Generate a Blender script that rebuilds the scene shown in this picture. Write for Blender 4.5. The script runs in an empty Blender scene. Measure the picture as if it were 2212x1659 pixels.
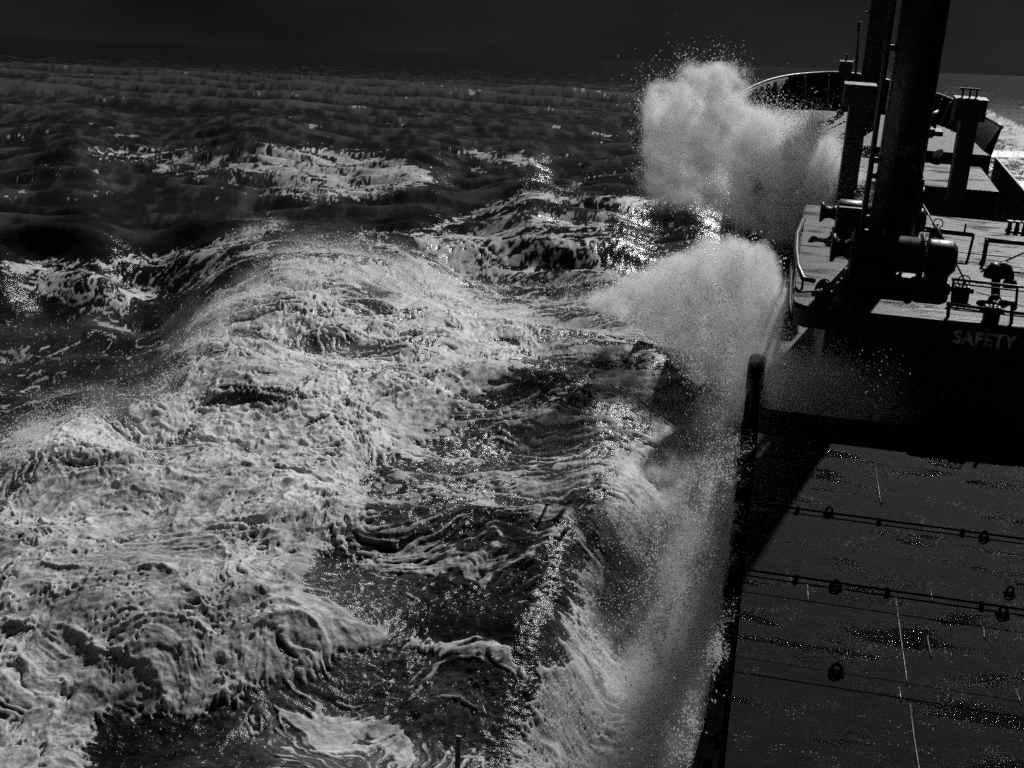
import bpy, bmesh, math, random
import numpy as np
from mathutils import Matrix, Vector

# ------------------------------------------------------------------ camera, sky, sun, exposure
random.seed(5); RNG = np.random.default_rng(11)
S = bpy.context.scene
COL = S.collection
FPX, CX, CY = 2700.0, 1106.0, 829.5          # photograph measured on a 2212 x 1659 grid
CAMH = 13.0                                   # eye height above mean sea level, metres
_n = np.array([.038, -1, -708/2700.]); _n /= np.linalg.norm(_n)      # sea normal in camera axes (right, down, forward)
_f = np.array([0, 0, 1.0]); _y = _f-(_f@_n)*_n; _y /= np.linalg.norm(_y)
_x = np.cross(_y, _n)
W = np.stack([_x, _y, _n])                    # rows: world axes in camera axes
CAM = np.array([0, 0, CAMH])
_d1 = np.array([639., -960., FPX]); _d1 /= np.linalg.norm(_d1)
_d2 = np.array([1, .12, -(639-960*.12)/FPX]); _d2 -= _d1*(_d1@_d2); _d2 /= np.linalg.norm(_d2)
_d3 = -np.cross(_d1, _d2)
SHIP = np.stack([_d2, _d1, _d3])              # rows: ship axes (starboard, forward, up) in camera axes
MS = Matrix.Identity(4)
for i in range(3):
    for j in range(3):
        MS[i][j] = float(W[i]@SHIP[j])
    MS[i][3] = float(CAM[i])
MSn = np.array(MS)

cd = bpy.data.cameras.new('camera'); cam = bpy.data.objects.new('camera', cd); COL.objects.link(cam)
cd.sensor_width = 36; cd.lens = 36*FPX/2212; cd.clip_end = 60000; cd.clip_start = .1
mw = Matrix.Identity(4)
for i in range(3):
    mw[i][0] = float(W[i][0]); mw[i][1] = float(-W[i][1]); mw[i][2] = float(-W[i][2]); mw[i][3] = float(CAM[i])
cam.matrix_world = mw
S.camera = cam

SUN_AZ, SUN_EL = math.radians(27), math.radians(42)     # azimuth clockwise from world +Y
world = bpy.data.worlds.new('World'); S.world = world; world.use_nodes = True
nt = world.node_tree; N = nt.nodes; Lk = nt.links
bgn = N['Background']; bgn.inputs['Strength'].default_value = .05
sky = N.new('ShaderNodeTexSky'); sky.sky_type = 'NISHITA'; sky.sun_disc = False
sky.sun_elevation = SUN_EL; sky.sun_rotation = SUN_AZ; sky.air_density = .8; sky.dust_density = .6; sky.altitude = 1500
bw = N.new('ShaderNodeRGBToBW'); Lk.new(sky.outputs[0], bw.inputs[0])
# sky darkened ahead, brightened behind and overhead as added fill for the shadows
tc = N.new('ShaderNodeTexCoord'); sep = N.new('ShaderNodeSeparateXYZ'); Lk.new(tc.outputs['Generated'], sep.inputs[0])
mr = N.new('ShaderNodeMapRange'); mr.interpolation_type = 'SMOOTHSTEP'
mr.inputs['From Min'].default_value = .45; mr.inputs['From Max'].default_value = 1.0
mr.inputs['To Min'].default_value = .027; mr.inputs['To Max'].default_value = .42
dt = N.new('ShaderNodeVectorMath'); dt.operation = 'DOT_PRODUCT'; dt.inputs[1].default_value = (-.25, -.62, .75); Lk.new(tc.outputs['Generated'], dt.inputs[0])
Lk.new(dt.outputs['Value'], mr.inputs['Value'])
nz = N.new('ShaderNodeTexNoise'); nz.inputs['Scale'].default_value = 4.5; nz.inputs['Detail'].default_value = 5
mp = N.new('ShaderNodeMapping'); mp.inputs['Scale'].default_value = (1, 1, 3.0); Lk.new(tc.outputs['Generated'], mp.inputs[0]); Lk.new(mp.outputs[0], nz.inputs['Vector'])
nm = N.new('ShaderNodeMapRange'); nm.inputs['From Min'].default_value = .3; nm.inputs['From Max'].default_value = .7
nm.inputs['To Min'].default_value = .6; nm.inputs['To Max'].default_value = 1.4; Lk.new(nz.outputs['Fac'], nm.inputs['Value'])
m1 = N.new('ShaderNodeMath'); m1.operation = 'MULTIPLY'; Lk.new(bw.outputs[0], m1.inputs[0]); Lk.new(mr.outputs[0], m1.inputs[1])
m2 = N.new('ShaderNodeMath'); m2.operation = 'MULTIPLY'; Lk.new(m1.outputs[0], m2.inputs[0]); Lk.new(nm.outputs[0], m2.inputs[1])
Lk.new(m2.outputs[0], bgn.inputs['Color'])

ld = bpy.data.lights.new('sun', 'SUN'); ld.energy = 3.3; ld.angle = math.radians(.5); ld.color = (1, 1, 1)
sun = bpy.data.objects.new('sun', ld); COL.objects.link(sun)
sd = Vector((math.sin(SUN_AZ)*math.cos(SUN_EL), math.cos(SUN_AZ)*math.cos(SUN_EL), math.sin(SUN_EL)))
sun.rotation_euler = (-sd).to_track_quat('-Z', 'Y').to_euler()
sun.location = sd*200
S.view_settings.view_transform = 'Standard'; S.view_settings.look = 'None'
S.view_settings.exposure = 0; S.view_settings.gamma = 1
try:
    S.cycles.use_denoising = False
    S.cycles.volume_bounces = 8; S.cycles.max_bounces = 12; S.cycles.diffuse_bounces = 3
    S.cycles.sample_clamp_indirect = .5
    S.cycles.volume_step_rate = 1.5
except Exception as e:
    print(e)

# ------------------------------------------------------------------ helpers
def px_dir(x, y): return np.array([x-CX, y-CY, FPX])
def at(x, y, u=None, v=None, w=None):
    """the point of the ship seen at (x, y) that lies on the plane u, v or w"""
    r = SHIP@px_dir(x, y)
    k = u/r[1] if u is not None else (v/r[0] if v is not None else w/r[2])
    return r*k                                  # (v, u, w)
def ship_px(P):
    c = np.asarray(P, float)@SHIP
    return c[..., 0]/c[..., 2]*FPX+CX, c[..., 1]/c[..., 2]*FPX+CY
def world_px(P):
    c = (np.asarray(P)-CAM)@W
    return c[..., 0]/c[..., 2]*FPX+CX, c[..., 1]/c[..., 2]*FPX+CY
def sea_at(x, y, z):
    r = W@px_dir(x, y); k = (z-CAMH)/r[2]
    return CAM+r*k
def tag(o, label=None, cat=None, group=None, kind=None):
    if label: o['label'] = label
    if cat: o['category'] = cat
    if group: o['group'] = group
    if kind: o['kind'] = kind
    return o
def mesh_np(name, V, F4):
    me = bpy.data.meshes.new(name)
    me.vertices.add(len(V)); me.vertices.foreach_set('co', np.ascontiguousarray(V, np.float32).ravel())
    if F4 is not None:
        nf = len(F4); k = F4.shape[1]
        me.loops.add(nf*k); me.loops.foreach_set('vertex_index', np.ascontiguousarray(F4, np.int32).ravel())
        me.polygons.add(nf); me.polygons.foreach_set('loop_start', np.arange(0, nf*k, k, dtype=np.int32))
        me.polygons.foreach_set('loop_total', np.full(nf, k, np.int32))
    me.update(calc_edges=True)
    return me
def fattr(me, name, a):
    at_ = me.attributes.new(name, 'FLOAT', 'POINT'); at_.data.foreach_set('value', np.ascontiguousarray(a, np.float32))

_perm = RNG.permutation(512).astype(np.int32)
_ang = RNG.random(512)*2*np.pi
_gx = np.cos(_ang).astype(np.float32); _gy = np.sin(_ang).astype(np.float32)
def perlin(x, y, seed=0):
    x = np.asarray(x, np.float32)+seed*17.31; y = np.asarray(y, np.float32)-seed*9.17
    xi = np.floor(x); yi = np.floor(y); fx = x-xi; fy = y-yi
    xi = xi.astype(np.int32) & 511; yi = yi.astype(np.int32) & 511; x1 = (xi+1) & 511; y1 = (yi+1) & 511
    u = fx*fx*fx*(fx*(fx*6-15)+10); v = fy*fy*fy*(fy*(fy*6-15)+10)
    p0 = _perm[xi]; p1 = _perm[x1]
    a = _perm[(p0+yi) & 511]; b = _perm[(p1+yi) & 511]; c = _perm[(p0+y1) & 511]; d = _perm[(p1+y1) & 511]
    n00 = _gx[a]*fx+_gy[a]*fy; n10 = _gx[b]*(fx-1)+_gy[b]*fy
    n01 = _gx[c]*fx+_gy[c]*(fy-1); n11 = _gx[d]*(fx-1)+_gy[d]*(fy-1)
    nx0 = n00+u*(n10-n00); nx1 = n01+u*(n11-n01)
    return (nx0+v*(nx1-nx0))*1.5
def worley(x, y, seed=0):
    x = np.asarray(x, np.float32)+seed*5.3; y = np.asarray(y, np.float32)-seed*3.1; xi = np.floor(x).astype(np.int32); yi = np.floor(y).astype(np.int32)
    F1 = np.full(x.shape, 9, np.float32); F2 = F1.copy()
    for i in (-1, 0, 1):
        for j in (-1, 0, 1):
            hsh = _perm[(_perm[(xi+i) & 511]+yi+j) & 511]
            d = np.hypot(xi+i+.5+.48*_gx[hsh]-x, yi+j+.5+.48*_gy[hsh]-y)
            F2 = np.minimum(F2, np.maximum(F1, d)); F1 = np.minimum(F1, d)
    return F1, F2
def fbm(x, y, oct=4, seed=0, gain=.5, lac=2.03):
    s = 0; a = 1; t = 0
    for i in range(oct):
        s = s+a*perlin(x, y, seed+i*3); t += a; a *= gain; x = x*lac; y = y*lac
    return s/t
_g3 = RNG.normal(size=(512, 3)).astype(np.float32); _g3 /= np.linalg.norm(_g3, axis=1, keepdims=True)
def perlin3(x, y, z, seed=0):
    x = x+seed*7.7; xi = np.floor(x); yi = np.floor(y); zi = np.floor(z)
    f = [(x-xi).astype(np.float32), (y-yi).astype(np.float32), (z-zi).astype(np.float32)]
    i = [xi.astype(np.int32), yi.astype(np.int32), zi.astype(np.int32)]
    u, v, w = [t*t*t*(t*(t*6-15)+10) for t in f]
    def g(a, b, c):
        h = _perm[(_perm[(_perm[(i[0]+a) & 511]+i[1]+b) & 511]+i[2]+c) & 511]; G = _g3[h]
        return G[..., 0]*(f[0]-a)+G[..., 1]*(f[1]-b)+G[..., 2]*(f[2]-c)
    L = lambda a, b, t: a+t*(b-a)
    return L(L(L(g(0,0,0), g(1,0,0), u), L(g(0,1,0), g(1,1,0), u), v), L(L(g(0,0,1), g(1,0,1), u), L(g(0,1,1), g(1,1,1), u), v), w)*1.5
def sstep(a, b, x):
    t = np.clip((x-a)/(b-a), 0, 1); return t*t*(3-2*t)

# ------------------------------------------------------------------ materials (black and white photograph: everything is grey)
def new_mat(name):
    m = bpy.data.materials.new(name); m.use_nodes = True
    return m, m.node_tree.nodes, m.node_tree.links, m.node_tree.nodes['Principled BSDF']
def g(v): return (v, v, v, 1)
def steel(name, base, r0=.3, r1=.6, bump=.2, scale=6, var=.4, bscale=40):
    m, n, l, p = new_mat(name)
    t = n.new('ShaderNodeTexCoord'); a = n.new('ShaderNodeTexNoise'); a.inputs['Scale'].default_value = scale; a.inputs['Detail'].default_value = 6
    l.new(t.outputs['Object'], a.inputs['Vector'])
    r = n.new('ShaderNodeMapRange'); r.inputs['From Min'].default_value = .35; r.inputs['From Max'].default_value = .65
    r.inputs['To Min'].default_value = base*(1-var); r.inputs['To Max'].default_value = base*(1+var)
    l.new(a.outputs['Fac'], r.inputs['Value']); l.new(r.outputs[0], p.inputs['Base Color'])
    q = n.new('ShaderNodeMapRange'); q.inputs['From Min'].default_value = .35; q.inputs['From Max'].default_value = .65
    q.inputs['To Min'].default_value = r0; q.inputs['To Max'].default_value = r1
    l.new(a.outputs['Fac'], q.inputs['Value']); l.new(q.outputs[0], p.inputs['Roughness'])
    b = n.new('ShaderNodeTexNoise'); b.inputs['Scale'].default_value = bscale; b.inputs['Detail'].default_value = 4
    l.new(t.outputs['Object'], b.inputs['Vector'])
    u = n.new('ShaderNodeBump'); u.inputs['Strength'].default_value = bump; u.inputs['Distance'].default_value = .02
    l.new(b.outputs['Fac'], u.inputs['Height']); l.new(u.outputs[0], p.inputs['Normal'])
    return m
M_black = steel('black_steel', .010, .35, .6)
M_grey = steel('grey_steel', .014, .4, .65)
M_grey.node_tree.nodes['Principled BSDF'].inputs['Specular IOR Level'].default_value = .15
M_post = steel('galvanised_bar', .45, .4, .6)
M_matt = steel('tarred_steel', .004, .75, .9); M_matt.node_tree.nodes['Principled BSDF'].inputs['Specular IOR Level'].default_value = 0
M_vent = steel('vent_paint', .03, .35, .5)
M_rail = steel('rail_paint', .05, .3, .5)
M_rope = steel('wet_rope', .04, .5, .8, .5)
M_rim = steel('lit_rim_paint', .26, .3, .5)  # pale tone put in so the bulwark frames keep bright sunlit edges
M_letter = steel('stencil_paint', .62, .5, .7, .1, 9, .75)

def wet_deck(name, base, r0, r1, bump, fine, spec=.5, var=.4, st=(1, 1, 1)):
    """wet painted plate: puddle patches of low roughness, run-off ripples along the deck, fine drops that glint"""
    m, n, l, p = new_mat(name)
    p.inputs['Specular IOR Level'].default_value = spec
    t = n.new('ShaderNodeTexCoord')
    mpp = n.new('ShaderNodeMapping'); mpp.inputs['Scale'].default_value = (.5, 1.6, 1); l.new(t.outputs['Object'], mpp.inputs[0])
    a = n.new('ShaderNodeTexNoise'); a.inputs['Scale'].default_value = 1.1; a.inputs['Detail'].default_value = 7; a.inputs['Distortion'].default_value = .6
    l.new(mpp.outputs[0], a.inputs['Vector'])
    q = n.new('ShaderNodeMapRange'); q.inputs['From Min'].default_value = .36; q.inputs['From Max'].default_value = .54
    q.inputs['To Min'].default_value = r0; q.inputs['To Max'].default_value = r1; l.new(a.outputs['Fac'], q.inputs['Value']); l.new(q.outputs[0], p.inputs['Roughness'])
    c = n.new('ShaderNodeTexNoise'); c.inputs['Scale'].default_value = 2.3; c.inputs['Detail'].default_value = 8; mpc = n.new('ShaderNodeMapping'); mpc.inputs['Scale'].default_value = st; l.new(t.outputs['Object'], mpc.inputs[0]); l.new(mpc.outputs[0], c.inputs['Vector'])
    r = n.new('ShaderNodeMapRange'); r.inputs['From Min'].default_value = .35; r.inputs['From Max'].default_value = .65
    r.inputs['To Min'].default_value = base*(1-var); r.inputs['To Max'].default_value = base*(1+var)
    l.new(c.outputs['Fac'], r.inputs['Value']); l.new(r.outputs[0], p.inputs['Base Color'])
    b1 = n.new('ShaderNodeTexNoise'); b1.inputs['Scale'].default_value = fine; b1.inputs['Detail'].default_value = 3; l.new(t.outputs['Object'], b1.inputs['Vector'])
    mp2 = n.new('ShaderNodeMapping'); mp2.inputs['Scale'].default_value = (1.2, 5, 1); mp2.inputs['Rotation'].default_value = (0, 0, .12); l.new(t.outputs['Object'], mp2.inputs[0])
    b2 = n.new('ShaderNodeTexNoise'); b2.inputs['Scale'].default_value = 1.5; b2.inputs['Detail'].default_value = 6; b2.inputs['Distortion'].default_value = .8; l.new(mp2.outputs[0], b2.inputs['Vector'])
    k = n.new('ShaderNodeMath'); k.operation = 'MULTIPLY_ADD'; k.inputs[1].default_value = 1.3; l.new(b2.outputs['Fac'], k.inputs[0]); l.new(b1.outputs['Fac'], k.inputs[2])
    u = n.new('ShaderNodeBump'); u.inputs['Strength'].default_value = bump; u.inputs['Distance'].default_value = .03
    l.new(k.outputs[0], u.inputs['Height']); l.new(u.outputs[0], p.inputs['Normal'])
    return m
M_hatch = wet_deck('wet_hatch_plate', .0055, .07, .50, .7, 46, .023)
M_deck = wet_deck('wet_deck_plate', .028, .22, .50, .30, 20, .14, .75, (.35, 2.4, 1))

m_sea, n, l, p = new_mat('sea_water_and_foam')
at_f = n.new('ShaderNodeAttribute'); at_f.attribute_name = 'foam'
t = n.new('ShaderNodeTexCoord')
nn = n.new('ShaderNodeTexNoise'); nn.inputs['Scale'].default_value = 9; nn.inputs['Detail'].default_value = 5; l.new(t.outputs['Object'], nn.inputs['Vector'])
k = n.new('ShaderNodeMath'); k.operation = 'MULTIPLY_ADD'; k.inputs[1].default_value = .5; l.new(nn.outputs['Fac'], k.inputs[0]); l.new(at_f.outputs['Fac'], k.inputs[2])
fm = n.new('ShaderNodeMapRange'); fm.interpolation_type = 'SMOOTHSTEP'; fm.inputs['From Min'].default_value = .45; fm.inputs['From Max'].default_value = 1.0
l.new(k.outputs[0], fm.inputs['Value'])
at_b = n.new('ShaderNodeAttribute'); at_b.attribute_name = 'bub_chop'
mb_ = n.new('ShaderNodeMath'); mb_.operation = 'MULTIPLY_ADD'; mb_.inputs[1].default_value = .10; mb_.inputs[2].default_value = .010; l.new(at_b.outputs['Fac'], mb_.inputs[0])
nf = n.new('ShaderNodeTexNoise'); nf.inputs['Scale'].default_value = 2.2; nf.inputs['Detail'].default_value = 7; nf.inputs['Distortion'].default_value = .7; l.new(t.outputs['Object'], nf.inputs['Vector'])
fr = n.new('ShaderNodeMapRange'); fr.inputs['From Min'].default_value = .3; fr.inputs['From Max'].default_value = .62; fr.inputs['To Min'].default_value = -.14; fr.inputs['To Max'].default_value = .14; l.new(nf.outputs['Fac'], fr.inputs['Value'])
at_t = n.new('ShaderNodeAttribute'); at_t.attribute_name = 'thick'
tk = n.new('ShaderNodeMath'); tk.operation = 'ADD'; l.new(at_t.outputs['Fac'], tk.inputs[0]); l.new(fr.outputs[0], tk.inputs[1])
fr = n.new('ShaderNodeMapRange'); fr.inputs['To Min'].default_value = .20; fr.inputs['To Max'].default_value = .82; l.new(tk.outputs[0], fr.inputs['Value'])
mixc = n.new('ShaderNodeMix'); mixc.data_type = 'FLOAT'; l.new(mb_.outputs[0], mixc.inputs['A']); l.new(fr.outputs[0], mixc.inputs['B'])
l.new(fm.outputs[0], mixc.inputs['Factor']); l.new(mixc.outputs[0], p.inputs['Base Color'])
at_d = n.new('ShaderNodeAttribute'); at_d.attribute_name = 'dist'       # waves too small for the sheet far out: rougher, less mirror-like
rd = n.new('ShaderNodeMapRange'); rd.inputs['To Min'].default_value = .17; rd.inputs['To Max'].default_value = .3; l.new(at_d.outputs['Fac'], rd.inputs['Value'])
rs = n.new('ShaderNodeMapRange'); rs.inputs['To Min'].default_value = .5; rs.inputs['To Max'].default_value = .02; l.new(at_d.outputs['Fac'], rs.inputs['Value']); l.new(rs.outputs[0], p.inputs['Specular IOR Level'])
mixr = n.new('ShaderNodeMix'); mixr.data_type = 'FLOAT'; l.new(rd.outputs[0], mixr.inputs['A']); mixr.inputs['B'].default_value = .55
l.new(fm.outputs[0], mixr.inputs['Factor']); l.new(mixr.outputs[0], p.inputs['Roughness'])
p.inputs['IOR'].default_value = 1.33
b1 = n.new('ShaderNodeTexNoise'); b1.inputs['Scale'].default_value = 3.0; b1.inputs['Detail'].default_value = 8; b1.inputs['Roughness'].default_value = .62
mpb = n.new('ShaderNodeMapping'); mpb.inputs['Scale'].default_value = (.6, 1.3, 1); l.new(t.outputs['Object'], mpb.inputs[0]); l.new(mpb.outputs[0], b1.inputs['Vector'])
bu = n.new('ShaderNodeBump'); bs_ = n.new('ShaderNodeMapRange'); bs_.inputs['To Min'].default_value = .55; bs_.inputs['To Max'].default_value = .22; l.new(fm.outputs[0], bs_.inputs['Value']); l.new(bs_.outputs[0], bu.inputs['Strength'])
ss_ = n.new('ShaderNodeMath'); ss_.operation = 'MULTIPLY'; ss_.inputs[1].default_value = .35; l.new(fm.outputs[0], ss_.inputs[0]); l.new(ss_.outputs[0], p.inputs['Subsurface Weight'])
p.inputs['Subsurface Radius'].default_value = (1, 1, 1); p.inputs['Subsurface Scale'].default_value = .10
bu.inputs['Distance'].default_value = .12
l.new(b1.outputs['Fac'], bu.inputs['Height'])
b3 = n.new('ShaderNodeTexNoise'); b3.inputs['Scale'].default_value = 24; b3.inputs['Detail'].default_value = 4; b3.inputs['Roughness'].default_value = .7; l.new(t.outputs['Object'], b3.inputs['Vector'])
bf = n.new('ShaderNodeBump'); bf.inputs['Distance'].default_value = .03; l.new(b3.outputs['Fac'], bf.inputs['Height']); l.new(bu.outputs[0], bf.inputs['Normal'])
bq = n.new('ShaderNodeMath'); bq.operation = 'MULTIPLY'; bq.inputs[1].default_value = .5; l.new(fm.outputs[0], bq.inputs[0]); l.new(bq.outputs[0], bf.inputs['Strength']); l.new(bf.outputs[0], p.inputs['Normal'])
M_sea = m_sea

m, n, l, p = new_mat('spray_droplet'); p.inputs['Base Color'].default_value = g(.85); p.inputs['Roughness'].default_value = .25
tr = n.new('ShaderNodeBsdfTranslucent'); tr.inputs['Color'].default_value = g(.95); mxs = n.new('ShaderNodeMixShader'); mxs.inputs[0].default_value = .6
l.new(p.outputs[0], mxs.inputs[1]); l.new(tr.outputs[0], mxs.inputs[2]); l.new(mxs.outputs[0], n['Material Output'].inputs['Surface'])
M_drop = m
def vol_mat(name, dens, aniso=.2):
    m = bpy.data.materials.new(name); m.use_nodes = True; n = m.node_tree.nodes; l = m.node_tree.links
    n.remove(n['Principled BSDF']); v = n.new('ShaderNodeVolumePrincipled')
    v.inputs['Color'].default_value = g(.97); v.inputs['Anisotropy'].default_value = aniso
    v.inputs['Density'].default_value = dens
    l.new(v.outputs[0], n['Material Output'].inputs['Volume'])
    return m

# ------------------------------------------------------------------ painted maps of where foam lies (photograph grid), used once to bake foam onto the water
RW, RH = 553, 415
_ry, _rx = np.mgrid[0:RH, 0:RW]; _rx = _rx*4+2.0; _ry = _ry*4+2.0
def poly_mask(P):
    x, y = _rx, _ry; ins = np.zeros(x.shape, bool); n_ = len(P)
    for i in range(n_):
        x0, y0 = P[i]; x1, y1 = P[(i+1) % n_]
        if y0 == y1: continue
        c = ((y0 > y) != (y1 > y)) & (x < (x1-x0)*(y-y0)/(y1-y0)+x0); ins ^= c
    return ins.astype(np.float32)
def blur(a, r):
    r = max(1, int(round(r/4)))
    for _ in range(2):
        for ax in (0, 1):
            pad = [(0, 0), (0, 0)]; pad[ax] = (r+1, r); b = np.cumsum(np.pad(a, pad, 'edge'), axis=ax)
            k = 2*r+1
            a = (b[k:]-b[:-k])/k if ax == 0 else (b[:, k:]-b[:, :-k])/k
    return a
def stroke_mask(P, wd):
    d = np.full(_rx.shape, 1e9)
    for (x0, y0), (x1, y1) in zip(P[:-1], P[1:]):
        dx, dy = x1-x0, y1-y0; t_ = np.clip(((_rx-x0)*dx+(_ry-y0)*dy)/(dx*dx+dy*dy+1e-9), 0, 1)
        d = np.minimum(d, np.hypot(_rx-x0-t_*dx, _ry-y0-t_*dy))
    return np.clip((wd-d)/4+.5, 0, 1).astype(np.float32)
def paint(A, shape, val, bl=16):
    mk = blur(shape, bl); return A*(1-mk)+val*mk
def sample(A, x, y):
    fx = np.clip((x-2)/4, 0, RW-1.001); fy = np.clip((y-2)/4, 0, RH-1.001)
    i = fx.astype(int); j = fy.astype(int); a = fx-i; b = fy-j
    return (A[j, i]*(1-a)+A[j, i+1]*a)*(1-b)+(A[j+1, i]*(1-a)+A[j+1, i+1]*a)*b

PM = [(-60,985),(80,925),(170,885),(260,890),(380,840),(400,720),(450,650),(560,615),(620,560),(700,548),(800,572),(950,600),(1060,645),(1170,690),(1180,760),(1050,830),(900,880),(800,1000),(780,1120),(700,1180),(640,1280),(760,1320),(830,1370),(1060,1390),(1170,1400),(1100,1450),(900,1410),(750,1420),(690,1480),(560,1480),(430,1560),(300,1540),(200,1540),(180,1700),(-60,1700)]
FALL = [(1330,990),(1440,920),(1560,860),(1640,900),(1600,1300),(1540,1700),(1080,1700),(1150,1480),(1210,1370),(1260,1250),(1300,1150)]
FAN = [(1130,640),(1370,610),(1480,680),(1580,790),(1570,900),(1450,920),(1300,850),(1180,760)]
MIDR = [(800,880),(1050,830),(1300,850),(1450,900),(1400,960),(1330,1020),(1300,1180),(1240,1240),(1230,1290),(800,1270),(690,1180),(800,1000)]
MIDS = [(750,505),(960,490),(1140,445),(1330,445),(1400,470),(1320,520),(1300,560),(1400,600),(1250,635),(1060,620),(900,580),(780,540)]
C = np.full((RH, RW), .07, np.float32)
C = paint(C, poly_mask([(0,0),(2212,0),(2212,140),(0,90)]), .04)
C = paint(C, poly_mask([(155,318),(250,312),(480,318),(540,310),(640,318),(760,325),(870,352),(980,390),(860,405),(820,425),(640,432),(560,415),(420,385),(330,360),(200,345)]), .52, 12)
C = paint(C, poly_mask([(540,330),(640,318),(760,325),(870,352),(980,390),(860,405),(820,425),(660,432),(580,380)]), .66, 12)
C = paint(C, poly_mask([(905,312),(1000,318),(1180,345),(1165,358),(1080,352),(960,325)]), .78, 6)
C = paint(C, poly_mask([(1230,362),(1340,368),(1345,382),(1260,380)]), .55, 8)
C = paint(C, poly_mask([(1060,232),(1180,240),(1200,262),(1110,262)]), .4, 10)
for P_, wd, v_ in [([(255,183),(300,181)],3,.8),([(375,176),(430,180)],4,.8),([(620,143),(690,150)],4,.7),([(550,137),(590,130)],3,.7),([(1140,215),(1200,218)],3,.75),([(1230,355),(1320,362)],3,.6),
    ([(980,185),(1020,183)],3,.8),([(1070,186),(1090,188)],3,.8),([(1330,190),(1380,192)],3,.75),([(1420,158),(1500,163)],4,.7),([(1370,226),(1425,226)],4,.85),([(1220,228),(1300,232)],3,.7),([(610,255),(660,252)],3,.7),([(1165,200),(1190,204)],4,.7),
    ([(820,262),(838,260)],5,.8),([(935,275),(940,290)],4,.8),([(80,185),(150,190)],6,.45),([(440,155),(520,158)],3,.5),([(690,305),(740,300)],6,.5),([(700,150),(760,148)],4,.5),([(2050,195),(2212,230)],22,.4),([(2080,240),(2212,300)],30,.55),([(2140,330),(2212,350)],35,.5),([(0,580),(170,568),(330,562),(450,545),(520,512),(590,490)],14,.62)]:
    C = np.maximum(C, blur(stroke_mask(P_, wd), 4)*v_)
rw = np.random.default_rng(77)
for _ in range(230):
    y_ = 125+310*rw.random(); x_ = rw.random()*2300-40; ln = (5+50*rw.random()**3)*(.35+(y_-100)/260); sl = .04+.12*rw.normal()
    C = np.maximum(C, blur(stroke_mask([(x_, y_), (x_+ln*.5, y_+ln*.5*sl-1), (x_+ln, y_+ln*sl)], 1.0+1.8*rw.random()*(y_/300)), 3)*(.7+.9*rw.random()))
C = np.clip(C, 0, .95)
C = paint(C, poly_mask([(0,575),(330,558),(560,505),(610,535),(500,600),(420,640),(250,700),(120,680),(0,600)]), .54, 20)
C = paint(C, poly_mask([(0,690),(120,700),(330,690),(390,720),(380,830),(170,880),(0,950)]), .34, 30)
C = paint(C, poly_mask(MIDS), .60, 14)
C = paint(C, poly_mask([(1320,455),(1540,430),(1560,480),(1500,550),(1350,590),(1300,545)]), .27, 14)
C = np.maximum(C, blur(stroke_mask([(930,497),(1060,450),(1160,422),(1240,428),(1330,437),(1480,432)], 8), 6)*.95)
C = paint(C, poly_mask([(1000,600),(1180,625),(1140,660),(1000,625)]), .4, 12)
C = paint(C, poly_mask(MIDR), .47, 30)
C = paint(C, poly_mask(FAN), .58, 20)
C = paint(C, poly_mask(PM), .82, 14)
C = paint(C, poly_mask([(400,720),(560,600),(640,530),(800,545),(1170,690),(1170,760),(1000,850),(850,900),(700,960),(560,900),(430,850)]), .66, 40)
C = paint(C, poly_mask([(690,600),(830,610),(850,670),(740,650)]), .4, 16)
C = paint(C, poly_mask([(270,960),(420,950),(430,990),(330,1000)]), .45, 12)
C = paint(C, poly_mask([(480,680),(650,700),(640,800),(500,800)]), .72, 30)
C = paint(C, poly_mask([(850,840),(960,870),(900,980),(820,960)]), .75, 20)
C = paint(C, poly_mask([(790,1285),(830,1258),(950,1250),(1060,1278),(1200,1285),(1220,1302),(1150,1330),(1060,1352),(960,1380),(850,1352)]), .14, 10)
C = paint(C, poly_mask([(700,1500),(740,1430),(900,1415),(1060,1440),(1160,1405),(1150,1440),(1080,1560),(960,1560),(830,1500)]), .40, 16)
C = paint(C, poly_mask([(470,1530),(700,1520),(900,1590),(1040,1600),(1080,1700),(620,1700),(560,1600)]), .60, 14)
C = paint(C, poly_mask([(300,1600),(350,1560),(430,1575),(520,1640),(600,1700),(280,1700)]), .12, 14)
C = paint(C, poly_mask([(205,1560),(250,1520),(300,1500),(330,1515),(320,1545),(250,1590)]), .25, 8)
C = np.maximum(C, blur(stroke_mask([(640,1500),(720,1560),(850,1590),(960,1650)], 24), 24)*.72)
C = paint(C, poly_mask(FALL), .86, 26)
LU = np.full((RH, RW), .25, np.float32)                       # how lumpy the foam stands
LU = paint(LU, poly_mask(PM), 1.0, 70)
LU = paint(LU, poly_mask([(0,1250),(600,1300),(700,1480),(430,1560),(180,1700),(0,1700)]), .75, 40)
LU = paint(LU, poly_mask(FALL), .7, 30)
ST = np.zeros((RH, RW), np.float32)                           # how far foam is drawn out into streaks
for P_, v_ in ((MIDS, .7), (MIDR, 1.0), (FAN, 1.0), (FALL, 1.0)): ST = paint(ST, poly_mask(P_), v_, 40)
ST = paint(ST, poly_mask([(0,100),(2212,140),(2212,430),(0,430)]), .6, 30)
SP = np.zeros((RH, RW), np.float32)                           # where drops are thrown up; on dark water, specks stand for sparkles
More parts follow.
